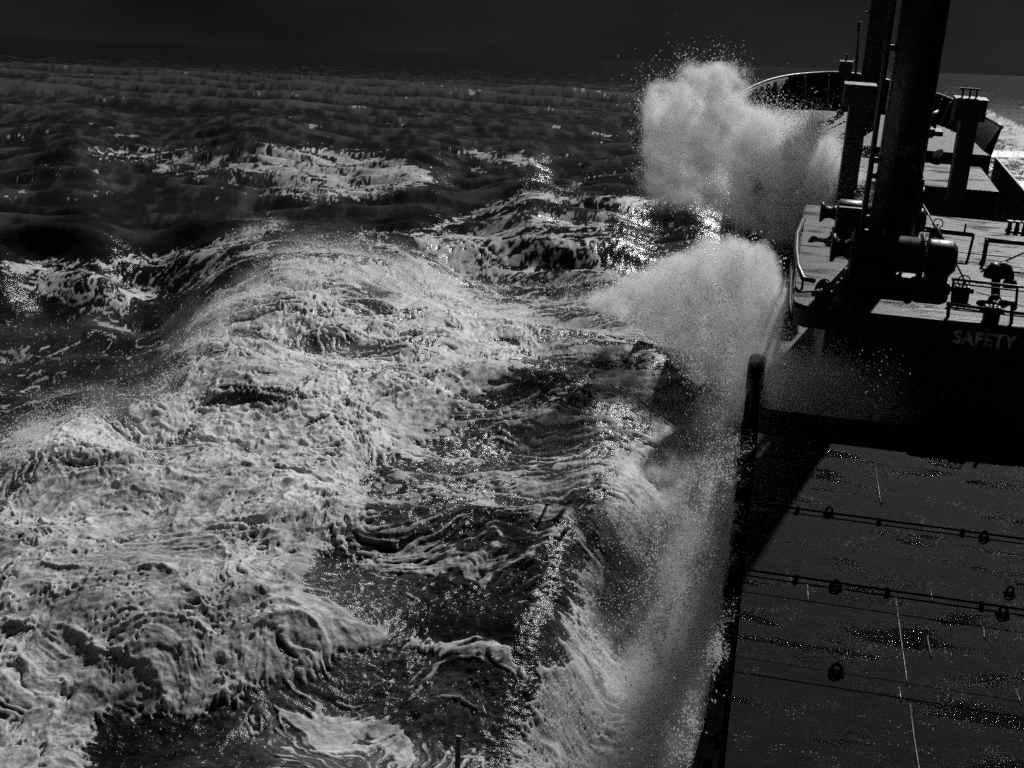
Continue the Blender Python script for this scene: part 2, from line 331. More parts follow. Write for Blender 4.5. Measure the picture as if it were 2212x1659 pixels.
for P_, wd, v_, bl in [([(0,1000),(80,935),(170,893),(270,895),(390,840)],26,.9,16),([(390,850),(415,755),(470,690),(560,640)],22,.7,18),([(560,630),(640,580),(720,575),(850,600),(960,630)],34,1.4,20),
    ([(960,630),(1060,670),(1170,720),(1270,775)],30,.7,26),([(1130,415),(1230,420)],14,.9,10),([(1400,440),(1540,425)],14,.5,12),([(1370,625),(1260,635),(1150,645)],16,.8,12),([(520,505),(600,490)],12,.6,8),
    ([(900,880),(1100,900),(1300,960)],70,.12,40),([(1370,1000),(1350,1150),(1290,1330),(1220,1500),(1160,1659)],60,.30,40),([(1500,700),(1560,800),(1480,900)],60,.5,40),([(500,760),(900,760)],110,.16,60),([(0,760),(300,800)],130,.035,50),([(0,1050),(400,970),(800,900)],60,.12,40),([(330,1620),(560,1640)],40,.03,30),([(780,1480),(1080,1540)],50,.05,30),([(860,1310),(1150,1290)],40,.03,30),([(950,1000),(1250,1180)],90,.05,50),([(1200,720),(1480,820)],60,.3,40)]:
    SP = np.maximum(SP, blur(stroke_mask(P_, wd), bl)*v_)

GRN = np.zeros((RH, RW), np.float32)                          # freshly broken, curdled foam
GRN = paint(GRN, poly_mask([(0,985),(170,885),(380,840),(400,720),(450,650),(620,530),(800,540),(1170,690),(1170,760),(1000,860),(800,1000),(700,1130),(560,1000),(300,1000),(0,1060)]), 1, 50)
GRN = paint(GRN, poly_mask(FALL), .6, 40)

# ------------------------------------------------------------------ the sea: one sheet of real waves reaching the horizon
HP = [(0,1659,1.8),(300,1659,1.7),(600,1620,1.9),(900,1600,2.1),(1050,1600,2.3),(1110,1540,2.5),(1270,1620,1.2),(1450,1600,1.0),(1530,1500,1.1),(1500,1659,1.0),
 (0,1300,2.2),(300,1250,2.4),(600,1200,2.7),(600,1400,2.3),(300,1450,2.1),(900,1325,2.3),(1000,1240,2.6),(1200,1275,2.8),(1240,1200,2.9),(1160,1400,2.7),(1400,1320,1.3),(1500,1200,1.3),(1320,1450,1.2),
 (1330,1000,3.0),(1300,1110,3.0),(1470,1100,1.5),(1560,1000,1.5),(1450,900,2.4),(1560,800,1.7),(1600,700,1.3),(1640,900,1.4),(1600,1150,1.3),(1580,1350,1.2),
 (0,1000,2.4),(170,892,2.8),(300,890,2.8),(400,850,3.0),(430,735,3.3),(520,665,3.4),(640,605,3.6),(760,612,3.4),(900,655,3.2),(1100,725,2.9),(1300,800,2.8),
 (700,750,3.3),(600,900,3.0),(400,950,2.7),(200,1050,2.4),(900,900,2.8),(1100,950,2.7),(1000,1100,2.6),(800,1100,2.7),(1200,1080,2.7),(760,1300,2.4),(1100,1320,2.5),(600,1500,2.0),(800,1480,2.1),(1000,1470,2.4),
 (0,850,-.3),(200,770,-.4),(300,700,-.3),(100,660,.1),(360,640,.3),(0,720,-.2),
 (0,572,1.6),(200,530,1.9),(400,548,1.7),(560,497,2.3),(300,470,-.6),(100,440,-.6),(0,480,-.4),
 (1000,630,.6),(1200,620,.5),(1400,620,1.1),(1100,560,.7),(1150,422,2.6),(1330,440,2.4),(1500,432,2.5),(1200,392,-.5),(1000,400,-.4),(900,478,1.5),(750,505,1.4),(1420,540,.9),(1250,500,1.7),(820,470,-.1),
 (160,322,1.6),(550,312,2.0),(900,338,1.2),(550,425,-1.0),(250,400,-.8),(920,318,.7),(1150,347,.6),(1300,330,-.1),
 (0,300,0),(400,270,0),(800,260,0),(1200,270,0),(1500,300,0),(1600,500,1.0),(-150,900,1),(-150,1300,2.0),(-150,1650,1.7),(-150,560,1)]
hp = np.array([list(sea_at(x, y, z)) for x, y, z in HP])
def base_px(X, Y): return world_px(np.stack([X, Y, np.zeros_like(X)], -1))
hb = np.stack(base_px(hp[:, 0], hp[:, 1]), -1)/400.
def tps(A, B):
    d2 = ((A[:, None]-B[None])**2).sum(-1); return .5*d2*np.log(d2+1e-9)
nH = len(HP); K = np.zeros((nH+3, nH+3)); K[:nH, :nH] = tps(hb, hb)+.006*np.eye(nH); K[:nH, nH:] = np.c_[np.ones(nH), hb]; K[nH:, :nH] = K[:nH, nH:].T
wc = np.linalg.solve(K, np.r_[hp[:, 2], 0, 0, 0])
def big_height(X, Y):
    bx, by = base_px(X, Y); q = np.stack([bx, by], -1)/400.; out = np.zeros(len(q), np.float32)
    for s in range(0, len(q), 60000):
        Q = q[s:s+60000]; out[s:s+60000] = tps(Q, hb)@wc[:nH]+np.c_[np.ones(len(Q)), Q]@wc[nH:]
    out = np.clip(out, -2.2, 5.2)
    wgt = sstep(190, 300, by)*sstep(-500, -150, bx)
    return out*wgt, wgt, by
NA, NR = 1450, 1250
az = np.radians(np.linspace(-31, 33, NA))
dep = np.radians(np.concatenate([np.linspace(37, .55, NR-60), np.geomspace(.53, .022, 60)]))
dist = CAMH/np.tan(dep)
Xg = (np.sin(az)[None, :]*dist[:, None]).ravel(); Yg = (np.cos(az)[None, :]*dist[:, None]).ravel(); Dg = np.repeat(dist, NA)
Hb, near, BY = big_height(Xg, Yg)
# wind sea: a directional spectrum, shortest waves only where the sheet is fine enough to carry them
rowsp = np.repeat(np.abs(np.gradient(dist)), NA)
wave = np.zeros_like(Xg)
main = math.radians(256)
for i in range(46):
    lam = 3.0*(22.0**(i/45.)); th = main+RNG.normal()*.42
    kx, ky = math.cos(th)*2*math.pi/lam, math.sin(th)*2*math.pi/lam
    amp = .0062*lam**1.06*(.6+.8*RNG.random())*(1+1.2*math.exp(-lam/8))
    ph = kx*Xg+ky*Yg+RNG.random()*6.283
    s_ = np.sin(ph); fade = sstep(1.5, 3.5, lam/rowsp)*(1-near*sstep(8, 30, lam)*.85)
    wave += amp*fade*(s_+.35*(s_*s_-.5))
Hs = Hb+wave
ix, iy = world_px(np.stack([Xg, Yg, Hs], -1))
inside = (Yg > 0)
Cm = sample(C, ix, iy); Lm = sample(LU, ix, iy); Sm = sample(ST, ix, iy); Pm = sample(SP, ix, iy)
# foam pattern
ax_ = 1-.72*Sm                                               # drawn out along the run to the ship
wx = perlin(Xg*.45, Yg*.45, 1)*1.3; wy = perlin(Xg*.45, Yg*.45, 2)*1.3
wx2 = perlin(Xg*1.6, Yg*1.6, 3)*.20; wy2 = perlin(Xg*1.6, Yg*1.6, 4)*.20
qx = (Xg+wx+wx2)*ax_; qy = Yg+wy*(1-.5*Sm)+wy2
far = sstep(60, 160, Dg)
fx_ = 1+.1*far; fy_ = 1-.25*far
f1 = fbm(qx*.55*fx_, qy*.55*fy_, 4, 5)
l1 = 1-np.abs(perlin(qx*.8*fx_, qy*.8*fy_, 6))*2.4
l2 = 1-np.abs(perlin(qx*2.1*fx_, qy*2.1*fy_, 7))*2.2
l3 = 1-np.abs(perlin(qx*4.6, qy*4.6, 8))*2.0
l4 = 1-np.abs(perlin(qx*5.5, qy*6.5+wy2*2, 18))*2.0
s5 = fbm(qx*1.5, qy*4.2, 3, 21)
near1 = sstep(75, 35, Dg)
ga, gb = worley(qx*.85*fx_, qy*.95*fy_, 41); fil1 = 1-sstep(.0, .26, gb-ga)
ga2, gb2 = worley(qx*2.4*fx_+.5*f1, qy*2.8*fy_, 43); fil2 = 1-sstep(.0, .30, gb2-ga2)
Cm = Cm+.16*fbm(Xg*.16, Yg*.16, 3, 31)*sstep(.3, .6, Cm)*(1-far)
vf = sstep(150, 320, Dg)
brk = fbm(qx*2.6, qy*5.2, 4, 61, gain=.62)*near1*(1-sstep(.55, .85, Cm))
pat = .5+(.46*f1+.22*(fil2-.4))*(1-.6*vf)+.26*(fil1-.4)*(1-.8*vf)+(.08*(l1-.5)+.08*(l2-.5))*(1-vf)+.08*(l3-.5)*(1-far)+.10*(l4-.5)*near1+.30*s5*Sm*(1-far)+.42*brk
thr = 1.02-1.05*Cm
foam = sstep(-.13-.10*far, .17+.10*far, pat-thr)
foam *= sstep(.02, .10, Cm)
pa_, _ = worley(Xg*5.5+2*wx2, Yg*5.5+2*wy2, 47); pm_ = sstep(.0, .35, fbm(Xg*.8, Yg*.8, 3, 49))
foam *= 1-.85*near1*pm_*sstep(.24, .10, pa_)
# relief: smooth blanket with ropes of thick foam, finer curds where it is freshly broken
def soft_ridge(n_, s_=.06): return 1-np.sqrt(n_*n_+s_*s_)*2
r1 = soft_ridge(perlin((Xg+wx)*.38, (Yg+wy)*.38, 9), .12)
r2 = np.maximum(0, 1-np.abs(perlin((Xg+wx+wx2)*.8, (Yg+wy+wy2)*.8, 10))*3.2)**1.5
r3 = np.maximum(0, 1-np.abs(perlin((Xg+1.4*wx2)*1.9, (Yg+1.4*wy2)*1.9, 11))*2.8)**1.5
r4 = fbm((Xg+wx2)*3.6, (Yg+wy2)*3.6, 3, 12)
big = fbm((Xg+wx)*.9, (Yg+wy)*.9, 2, 16)
str1 = fbm(qx*1.1, qy*1.5, 4, 13)
patch = .35+.65*sstep(-.15, .3, fbm(Xg*.35, Yg*.35, 2, 17))
isn = sstep(150, 70, Dg)
GR = sample(GRN, ix, iy)
fine = fbm((Xg+wx2)*7.5*ax_, (Yg+wy2)*8, 3, 22)*near1
rm = 0; am = 1.0; fq = .75; wprev = 1.0
for i in range(5):
    q_ = (1-np.abs(perlin((Xg+wx+.6*wx2)*fq, (Yg+wy+.6*wy2)*fq, 51+i))*2.1)
    q_ = np.sign(q_)*q_*q_; rm = rm+am*q_*wprev; wprev = np.clip(q_*1.3, .25, 1); am *= .52; fq *= 2.07
lump = sstep(.15, 1, foam)*Lm*isn*((.05*r1+(.04+.06*patch)*rm+.04*big)*(1-.5*Sm)+(.014+.05*GR)*r4+GR*(.07*r3+.10*np.abs(big))+.022*fine)*(.12+.88*sstep(.5, .85, Cm))+isn*Sm*.03*s5
crag = sstep(.3, 1.0, sample(LU, ix, iy))*(.5+.5*GR)*isn*(.30*fbm((Xg+wx)*.30, (Yg+wy)*.30, 3, 33)+.10*GR*r1)
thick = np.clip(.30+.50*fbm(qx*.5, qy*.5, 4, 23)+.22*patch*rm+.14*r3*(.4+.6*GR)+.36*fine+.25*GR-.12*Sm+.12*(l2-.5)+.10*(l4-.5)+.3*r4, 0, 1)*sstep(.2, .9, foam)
rip = isn*(.10*str1+.06*fbm(Xg*2.6, Yg*3.4, 3, 14)+.022*near1*fbm(Xg*7.5, Yg*9, 3, 24))+far*.10*fbm(Xg*.35, Yg*.6, 3, 15)*sstep(1200, 200, Dg)
Hf = Hs+foam*lump+crag+rip*(.6+.4*Sm)+foam*.03*isn
bub_chop = near1*np.clip(1.6*Cm-.1, 0, 1)*np.clip(.5+.9*s5+.5*(l4-.5)+.6*(fil2-.4), 0, 1.6)+(1-.85*sstep(250, 1400, Dg))*sstep(-.05, .5, fbm((Xg+wx)*.13, (Yg+wy)*.12, 6, 19))*(.55+.45*fbm(qx*1.5, qy*2.5, 3, 20))
wz = wave/(wave[(Dg > 90) & (Dg < 400)].std()+1e-6); mid = sstep(70, 120, Dg)*sstep(1000, 260, Dg)
cz = perlin(Xg*.045, Yg*.03, 63)
cn = fbm(Xg*.38+Yg*.05, Yg*.085, 4, 65, gain=.62); cm_ = fbm(Xg*.30-Yg*.03, Yg*.06, 4, 67, gain=.66)
bub_chop = bub_chop*(1-.7*mid)+mid*(.09+.62*sstep(-.05, .42, cn+.10*wz)+.15*sstep(.3, 2., wz))  # far chop: light and dark of the ripples painted into the water colour
foam = np.maximum(foam, mid*.95*sstep(.36, .46, cm_+.05*wz)*sstep(.08, .35, cz))
# nothing of the sea stands inside the ship
pl = (np.stack([Xg, Yg, Hf], -1)-CAM)@W@SHIP.T
def port_edge(u): return -.13-2.0*sstep(36, 52, u)
apex = sstep(53, 66, pl[:, 1])
infoot = sstep(-.12, .15, pl[:, 0]-port_edge(pl[:, 1])-5.4*apex)*sstep(67, 65, pl[:, 1])*(pl[:, 0] < 8.6)
Hf = Hf*(1-infoot)+(-3.5)*infoot
idx = np.arange(NR*NA).reshape(NR, NA)
F4 = np.stack([idx[:-1, :-1], idx[:-1, 1:], idx[1:, 1:], idx[1:, :-1]], -1).reshape(-1, 4)
SEA = np.stack([Xg, Yg, Hf], -1)
me = mesh_np('sea', SEA, F4); fattr(me, 'foam', foam); fattr(me, 'bub_chop', bub_chop); fattr(me, 'thick', thick); fattr(me, 'dist', sstep(80, 700, Dg))
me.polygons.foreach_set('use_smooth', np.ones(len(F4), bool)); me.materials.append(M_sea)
sea = bpy.data.objects.new('sea', me); COL.objects.link(sea); tag(sea, kind='structure')
# ------------------------------------------------------------------ spray: drops as a point cloud, mist as a fog grid, both baked from numpy
def points_object(name, Pw, rad, label, mat=M_drop):
    me_ = mesh_np(name, Pw, None); fattr(me_, 'rad', rad)
    o = bpy.data.objects.new(name, me_); COL.objects.link(o)
    ng = bpy.data.node_groups.new(name, 'GeometryNodeTree')
    ng.interface.new_socket('Geometry', in_out='INPUT', socket_type='NodeSocketGeometry'); ng.interface.new_socket('Geometry', in_out='OUTPUT', socket_type='NodeSocketGeometry')
    gi = ng.nodes.new('NodeGroupInput'); go = ng.nodes.new('NodeGroupOutput'); mp_ = ng.nodes.new('GeometryNodeMeshToPoints'); na = ng.nodes.new('GeometryNodeInputNamedAttribute'); sm = ng.nodes.new('GeometryNodeSetMaterial')
    na.data_type = 'FLOAT'; na.inputs['Name'].default_value = 'rad'; sm.inputs['Material'].default_value = mat
    ng.links.new(gi.outputs[0], mp_.inputs['Mesh']); ng.links.new(na.outputs['Attribute'], mp_.inputs['Radius']); ng.links.new(mp_.outputs[0], sm.inputs['Geometry']); ng.links.new(sm.outputs[0], go.inputs[0])
    md = o.modifiers.new('drops', 'NODES'); md.node_group = ng
    return tag(o, label, 'spray', kind='stuff')
def cloud_object(name, lo, hi, dens, label, mat, matrix):
    """dens[ix, iy, iz] in the box lo..hi"""
    nx, ny, nz_ = dens.shape; lo = np.array(lo, float); hi = np.array(hi, float)
    X, Y, Z = np.meshgrid(np.linspace(lo[0], hi[0], nx), np.linspace(lo[1], hi[1], ny), np.linspace(lo[2], hi[2], nz_), indexing='ij')
    me_ = mesh_np(name, np.stack([X, Y, Z], -1).reshape(-1, 3), None); fattr(me_, 'fog', dens.ravel())
    o = bpy.data.objects.new(name, me_); COL.objects.link(o); o.matrix_world = matrix
    ng = bpy.data.node_groups.new(name, 'GeometryNodeTree'); N_ = ng.nodes.new; L_ = ng.links.new
    ng.interface.new_socket('Geometry', in_out='INPUT', socket_type='NodeSocketGeometry'); ng.interface.new_socket('Geometry', in_out='OUTPUT', socket_type='NodeSocketGeometry')
    gi = N_('NodeGroupInput'); go = N_('NodeGroupOutput'); po = N_('GeometryNodeInputPosition'); na = N_('GeometryNodeInputNamedAttribute'); na.data_type = 'FLOAT'; na.inputs['Name'].default_value = 'fog'
    def vm(op, a, b):
        q = N_('ShaderNodeVectorMath'); q.operation = op
        for i_, s_ in ((0, a), (1, b)):
            if s_ is None: continue
            if isinstance(s_, tuple): q.inputs[i_].default_value = s_
            else: L_(s_, q.inputs[i_])
        return q
    sub = vm('SUBTRACT', po.outputs[0], tuple(lo)); st = (hi-lo)/(np.array(dens.shape)-1)
    dv = vm('DIVIDE', sub.outputs[0], tuple(st)); ad = vm('ADD', dv.outputs[0], (.5, .5, .5)); fl = vm('FLOOR', ad.outputs[0], None)
    mx = vm('MAXIMUM', fl.outputs[0], (0., 0., 0.)); mn = vm('MINIMUM', mx.outputs[0], (nx-1., ny-1., nz_-1.))
    dt = vm('DOT_PRODUCT', mn.outputs[0], (float(ny*nz_), float(nz_), 1.0))
    ti = N_('FunctionNodeFloatToInt'); L_(dt.outputs['Value'], ti.inputs[0])
    si = N_('GeometryNodeSampleIndex'); si.data_type = 'FLOAT'; si.domain = 'POINT'; L_(gi.outputs[0], si.inputs['Geometry']); L_(na.outputs['Attribute'], si.inputs['Value']); L_(ti.outputs[0], si.inputs['Index'])
    vc = N_('GeometryNodeVolumeCube'); L_(si.outputs[0], vc.inputs['Density']); vc.inputs['Min'].default_value = tuple(lo); vc.inputs['Max'].default_value = tuple(hi)
    for k_, n_ in (('Resolution X', nx), ('Resolution Y', ny), ('Resolution Z', nz_)): vc.inputs[k_].default_value = n_
    sm = N_('GeometryNodeSetMaterial'); sm.inputs['Material'].default_value = mat
    L_(vc.outputs[0], sm.inputs['Geometry']); L_(sm.outputs[0], go.inputs[0])
    md = o.modifiers.new('fog', 'NODES'); md.node_group = ng
    return tag(o, label, 'spray', kind='stuff')
def fbm3(P, f, oct=4, seed=0, billow=False, gain=.55):
    s_ = 0; a = 1; t_ = 0
    for i in range(oct):
        q = perlin3(P[..., 0]*f, P[..., 1]*f, P[..., 2]*f, seed+i*2); s_ = s_+a*((1-np.abs(q)*2) if billow else q); t_ += a; a *= gain; f *= 2.05
    return s_/t_
def grid(lo, hi, hstep):
    n_ = [int(round((b-a)/hstep))+1 for a, b in zip(lo, hi)]
    return np.stack(np.meshgrid(*[np.linspace(a, b, k_) for a, b, k_ in zip(lo, hi, n_)], indexing='ij'), -1).astype(np.float32)
drops_P = []; drops_R = []
def ship_to_world(P): return P@MSn[:3, :3].T+MSn[:3, 3]
def edge_drops(G, D, n_, r0, r1, lo_=.02, hi_=.5, jit=.12):
    f_ = D.ravel(); w_ = ((f_ > lo_) & (f_ < hi_)).astype(float)
    if w_.sum() < 10: return
    id_ = RNG.choice(len(f_), n_, p=w_/w_.sum()); P = G.reshape(-1, 3)[id_]+RNG.normal(size=(n_, 3))*jit
    drops_P.append(ship_to_world(P)); drops_R.append(r0+(r1-r0)*RNG.random(n_)**3)

# tall plume at the bow
lo, hi = (-5.2, 41.5, -12.0), (4.2, 51.0, -4.2); G = grid(lo, hi, .08)
X_, Y_ = ship_px(G)
PA = [(1405,262),(1412,235),(1435,212),(1460,188),(1505,170),(1550,155),(1600,158),(1585,185),(1556,212),(1555,245),(1590,268),(1650,285),(1700,280),(1745,292),(1780,305),(1800,335),(1815,370),(1830,400),(1865,425),(1870,452),(1800,442),(1755,448),(1738,472),(1712,505),(1685,535),(1660,520),(1600,480),(1540,432),(1500,415),(1440,400),(1400,370),(1392,345),(1432,322),(1412,290)]
sil = blur(poly_mask(PA), 36); sil2 = blur(poly_mask([(1390,330),(1440,360),(1480,420),(1400,440),(1350,400)]), 40)*.25
wa, wb = 30*fbm3(G, .8, 4, 81), 30*fbm3(G, .8, 4, 87)
bs = np.array(at(1695, 540, u=46.5), np.float32); rel = G-bs; rr_ = np.linalg.norm(rel, axis=-1, keepdims=True)+.3
jet = fbm3(rel/rr_*5.5+rr_*.16, 1.0, 4, 101)                 # torn out along the throw
s_ = sample(sil, X_+wa, Y_+wb)+sample(sil2, X_+wa, Y_+wb)*.6
n1 = fbm3(G, .5, 6, 3, gain=.70); n2 = fbm3(G, .9, 5, 9, True, gain=.65)
uc = 46.2+1.6*perlin3(G[..., 0]*.25, G[..., 2]*.25, G[..., 2]*0, 5)
dp = np.exp(-((G[..., 1]-uc)/1.9)**2)
DA = sstep(.50, .95, s_*.62+dp*.34+1.9*n1+.45*(n2-.3)+1.1*jet)*(.08+1.2*sstep(.25, .75, n2))*(.3+1.0*sstep(-.25, .3, jet))*sstep(.05, .3, s_)*sstep(.12, .4, dp)
hf = fbm3(G, 2.3, 3, 151, gain=.7); DA *= .45+1.0*sstep(-.3, .3, hf); DA *= sstep(0, .4, G[..., 0]-lo[0])*sstep(0, .4, hi[0]-G[..., 0])
M_fogA = vol_mat('bow_spray_fog', 1.0, .35)
cloud_object('spray_plume', lo, hi, (DA*2.2).astype(np.float32), 'tall white spray plume bursting over the bow bulwark', M_fogA, MS)
edge_drops(G, DA*sstep(1640, 1760, X_), 24000, .006, .024, .02, .6, .35)
edge_drops(G, DA, 9000, .006, .020, .03, .4, .22)
# torn streamers: drops carried on along the throw past the edge of the cloud
f_ = (DA*sstep(-.1, .35, jet)).ravel(); w_ = ((f_ > .04) & (f_ < .7)).astype(float); n_ = 60000; id_ = RNG.choice(len(f_), n_, p=w_/w_.sum())
dr_ = (rel/rr_).reshape(-1, 3)[id_]; P = G.reshape(-1, 3)[id_]+dr_*RNG.exponential(.32, n_)[:, None]+RNG.normal(size=(n_, 3))*.04; P[:, 0] += .15*RNG.exponential(1, n_)
drops_P.append(ship_to_world(P)); drops_R.append(.004+.016*RNG.random(n_)**5)
# burst against the side below the platform
lo, hi = (-5.0, 27.0, -12.5), (.54, 33.5, -6.8); G = grid(lo, hi, .07); X_, Y_ = ship_px(G)
PB = [(1270,640),(1365,612),(1400,590),(1450,562),(1500,546),(1530,522),(1572,508),(1600,520),(1640,528),(1662,560),(1680,600),(1685,640),(1672,690),(1640,735),(1610,790),(1580,840),(1510,820),(1440,750),(1380,690),(1310,660)]
s_ = sample(blur(poly_mask(PB), 12), X_+26*fbm3(G, 1.2, 3, 91), Y_+26*fbm3(G, 1.2, 3, 95))
n1 = fbm3(G, .9, 6, 23, gain=.72); n2 = fbm3(G, 1.5, 5, 29, True, gain=.65)
RK = blur(poly_mask([(1608,770),(1668,770),(1662,900),(1640,1010),(1590,1010)]), 16); rk = 1-np.clip(1.15*sample(RK, X_, Y_), 0, 1)
bs = np.array(at(1600, 820, u=29), np.float32); rel = G-bs; rr_ = np.linalg.norm(rel, axis=-1, keepdims=True)+.3
jet = fbm3(rel/rr_*6.5+rr_*.2, 1.0, 4, 111)
dp = np.exp(-((G[..., 1]-30.2-.5*n1)/1.0)**2)
DB = sstep(.48, .9, s_*.72+dp*.34+1.2*n1+.3*(n2-.3)+.8*jet)*rk*(.15+1.0*sstep(.25, .75, n2))*(.3+1.0*sstep(-.25, .3, jet))*sstep(.05, .3, s_)*sstep(.12, .4, dp)
back = sample(blur(poly_mask([(1590,690),(1660,660),(1720,700),(1725,900),(1600,910)]), 30), X_, Y_)*sstep(29.35, 29.7, G[..., 1])*sstep(.53, .45, G[..., 0])*sstep(-.45, .25, n1)
DB = np.maximum(DB, .8*back)
hf = fbm3(G, 2.6, 3, 153, gain=.7); DB *= (.35+1.1*sstep(-.3, .3, hf))*np.maximum(.08+.92*sstep(830, 650, Y_+70*n1), back)
cloud_object('spray_plume', lo, hi, (DB*3.0).astype(np.float32), 'low bright spray burst against the ship side below the platform', vol_mat('side_spray_fog', 1.0, .35), MS)
edge_drops(G, DB*sstep(.35, .8, n2)*1.6, 34000, .004, .024, .02, .6, .14)
# mist boiling between the falling water and the ship side, and drifting over the gap ahead of the hatch
lo, hi = (-5.4, 11.0, -13.2), (3.4, 30.0, -7.6); G = grid(lo, hi, .10); X_, Y_ = ship_px(G)
PCs = blur(poly_mask([(1470,740),(1560,700),(1640,700),(1650,870),(1605,960),(1600,1150),(1570,1330),(1540,1500),(1520,1700),(1260,1700),(1290,1500),(1330,1330),(1340,1130),(1400,960),(1430,860)]), 50)
PF = blur(poly_mask([(1640,690),(1720,716),(1820,730),(1880,770),(1930,860),(1945,915),(1800,905),(1640,880)]), 50)
Gw = ship_to_world(G.reshape(-1, 3)); hw, _, _ = big_height(Gw[:, 0], Gw[:, 1]); hab = (Gw[:, 2]-hw).reshape(G.shape[:3])
n1 = fbm3(G, .55, 5, 43, gain=.68); n2 = fbm3(G, 1.2, 5, 51, True, gain=.65)
side = sstep(.0, -.25, G[..., 0]); hull = sstep(-2.2, -.7, G[..., 0])
P2m = sample(blur(poly_mask([(1430,690),(1560,690),(1640,720),(1610,800),(1590,900),(1500,920),(1430,820)]), 40), X_, Y_)
DC = np.maximum(sample(PCs, X_, Y_), P2m)*side*sstep(1.7+1.2*n1+2.4*hull+1.6*P2m, .2, hab)*sstep(-.02-.2*hull, .38, n1+.3*(n2-.5))*(1+.3*hull)*(.25+1.1*sstep(.3, .75, n2))
top = sstep(-8.2+.9*n1, -9.4, G[..., 2])
DF = sample(PF, X_, Y_)*(1-np.clip(1.15*sample(RK, X_, Y_), 0, 1))*sstep(25.55, 25.8, G[..., 1])*sstep(27.2, 26.6, G[..., 1])*top*sstep(-.35, .4, n1+.3*(n2-.5))*(.35+1.2*sstep(.2, .8, n2))
DC = np.maximum(DC*1.7*(1-np.clip(1.15*sample(RK, X_, Y_), 0, 1)), DF*4.2)
for ax in range(3):
    sl = [slice(None)]*3
    for e_ in (0, -1): sl[ax] = e_; DC[tuple(sl)] = 0
cloud_object('mist', lo, hi, DC.astype(np.float32), 'grey mist boiling in the trough along the ship side', vol_mat('trough_mist', 1.0, .35), MS)
edge_drops(G, (DC/1.7)*sstep(1480, 1590, X_)*side, 16000, .004, .016, .02, 1.5, .2)
edge_drops(G, (DC/1.7)*side, 22000, .003, .014, .02, 1.5, .25)
edge_drops(G, DF, 9000, .005, .013, .02, .6, .3)
# soft mist standing over the breaking crests
lo, hi = (-34.0, 26.0, -.5), (16.0, 92.0, 6.5); G = grid(lo, hi, .24); hw, _, _ = big_height(G[:, :, 0, 0].ravel(), G[:, :, 0, 1].ravel()); hw = hw.reshape(G.shape[:2])
ax2, ay2 = world_px(np.stack([G[:, :, 0, 0], G[:, :, 0, 1], hw], -1)); spm = sample(blur(SP, 16), ax2, ay2)[:, :, None]
hb_ = G[..., 2]-hw[:, :, None]
DM = np.clip(spm, 0, 1.2)*sstep(.9+1.3*fbm3(G, .35, 3, 121), .1, hb_)*sstep(-1.0, -.3, hb_)*sstep(-.05, .45, fbm3(G, .8, 4, 131, gain=.7))
for ax in range(3):
    sl = [slice(None)]*3
    for e_ in (0, -1): sl[ax] = e_; DM[tuple(sl)] = 0
cloud_object('crest_mist', lo, hi, (DM*.7).astype(np.float32), 'pale mist blown off the breaking wave crests', vol_mat('crest_mist', 1.0, .35), Matrix.Identity(4))
# drops torn off crests and thrown about over the broken water
wt = np.where((Dg < 130) & (infoot < .1), Pm*(.15+sstep(-.1, .45, fbm(Xg*.9, Yg*.9, 3, 61))), 0)
n_ = 300000; id_ = RNG.choice(len(wt), n_, p=wt/wt.sum()); amp = Pm[id_]
tuft = sstep(-.2, .6, perlin(Xg[id_]*1.4, Yg[id_]*1.4, 71))
P = SEA[id_]+RNG.normal(size=(n_, 3))*.07; P[:, 2] += np.minimum(RNG.exponential(1, n_)*(.06+.26*tuft*np.minimum(amp, 1.2)), 1.5)
drops_P.append(P); drops_R.append((.0022+.017*RNG.random(n_)**8)*np.clip(Dg[id_]/38., .8, 2.0))
# splashes thrown up against the rail
def splash(x_, y_, u_, n_, sx, sz, lean, ul):
    c_ = at(x_, y_, u=u_); nf = 46; fin = RNG.integers(0, nf, n_); t_ = RNG.random(n_)**1.1
    fu = ul*(RNG.random(nf)-.5)*2; fv = lean+sx*RNG.normal(size=nf); fh = sz*(.25+.75*RNG.random(nf)**2); fw = ul*.35*RNG.normal(size=nf)
    P = np.stack([c_[0]+fv[fin]*t_, c_[1]+fu[fin]+fw[fin]*t_, c_[2]+fh[fin]*(t_*1.6-.9*t_*t_)], -1)+RNG.normal(size=(n_, 3))*(.015+.06*t_)[:, None]
    drops_P.append(ship_to_world(P)); drops_R.append(.0014+.009*RNG.random(n_)**6)
for a_ in ((1575,1175,19.4,7000,.22,.75,-.15,1.3),(1500,1260,18.2,5200,.35,.8,-.5,1.2),(1556,1400,16.3,6000,.20,.7,-.15,.9),(1590,1000,23.2,6000,.25,.7,-.2,1.6),(1440,1360,17.0,5000,.4,.7,-.5,1.2),(1530,1090,21.2,6000,.4,.9,-.4,1.6),(1500,1580,14.6,5000,.3,.6,-.3,.9),(1420,1180,19.6,4000,.4,.8,-.5,1.4)): splash(*a_)
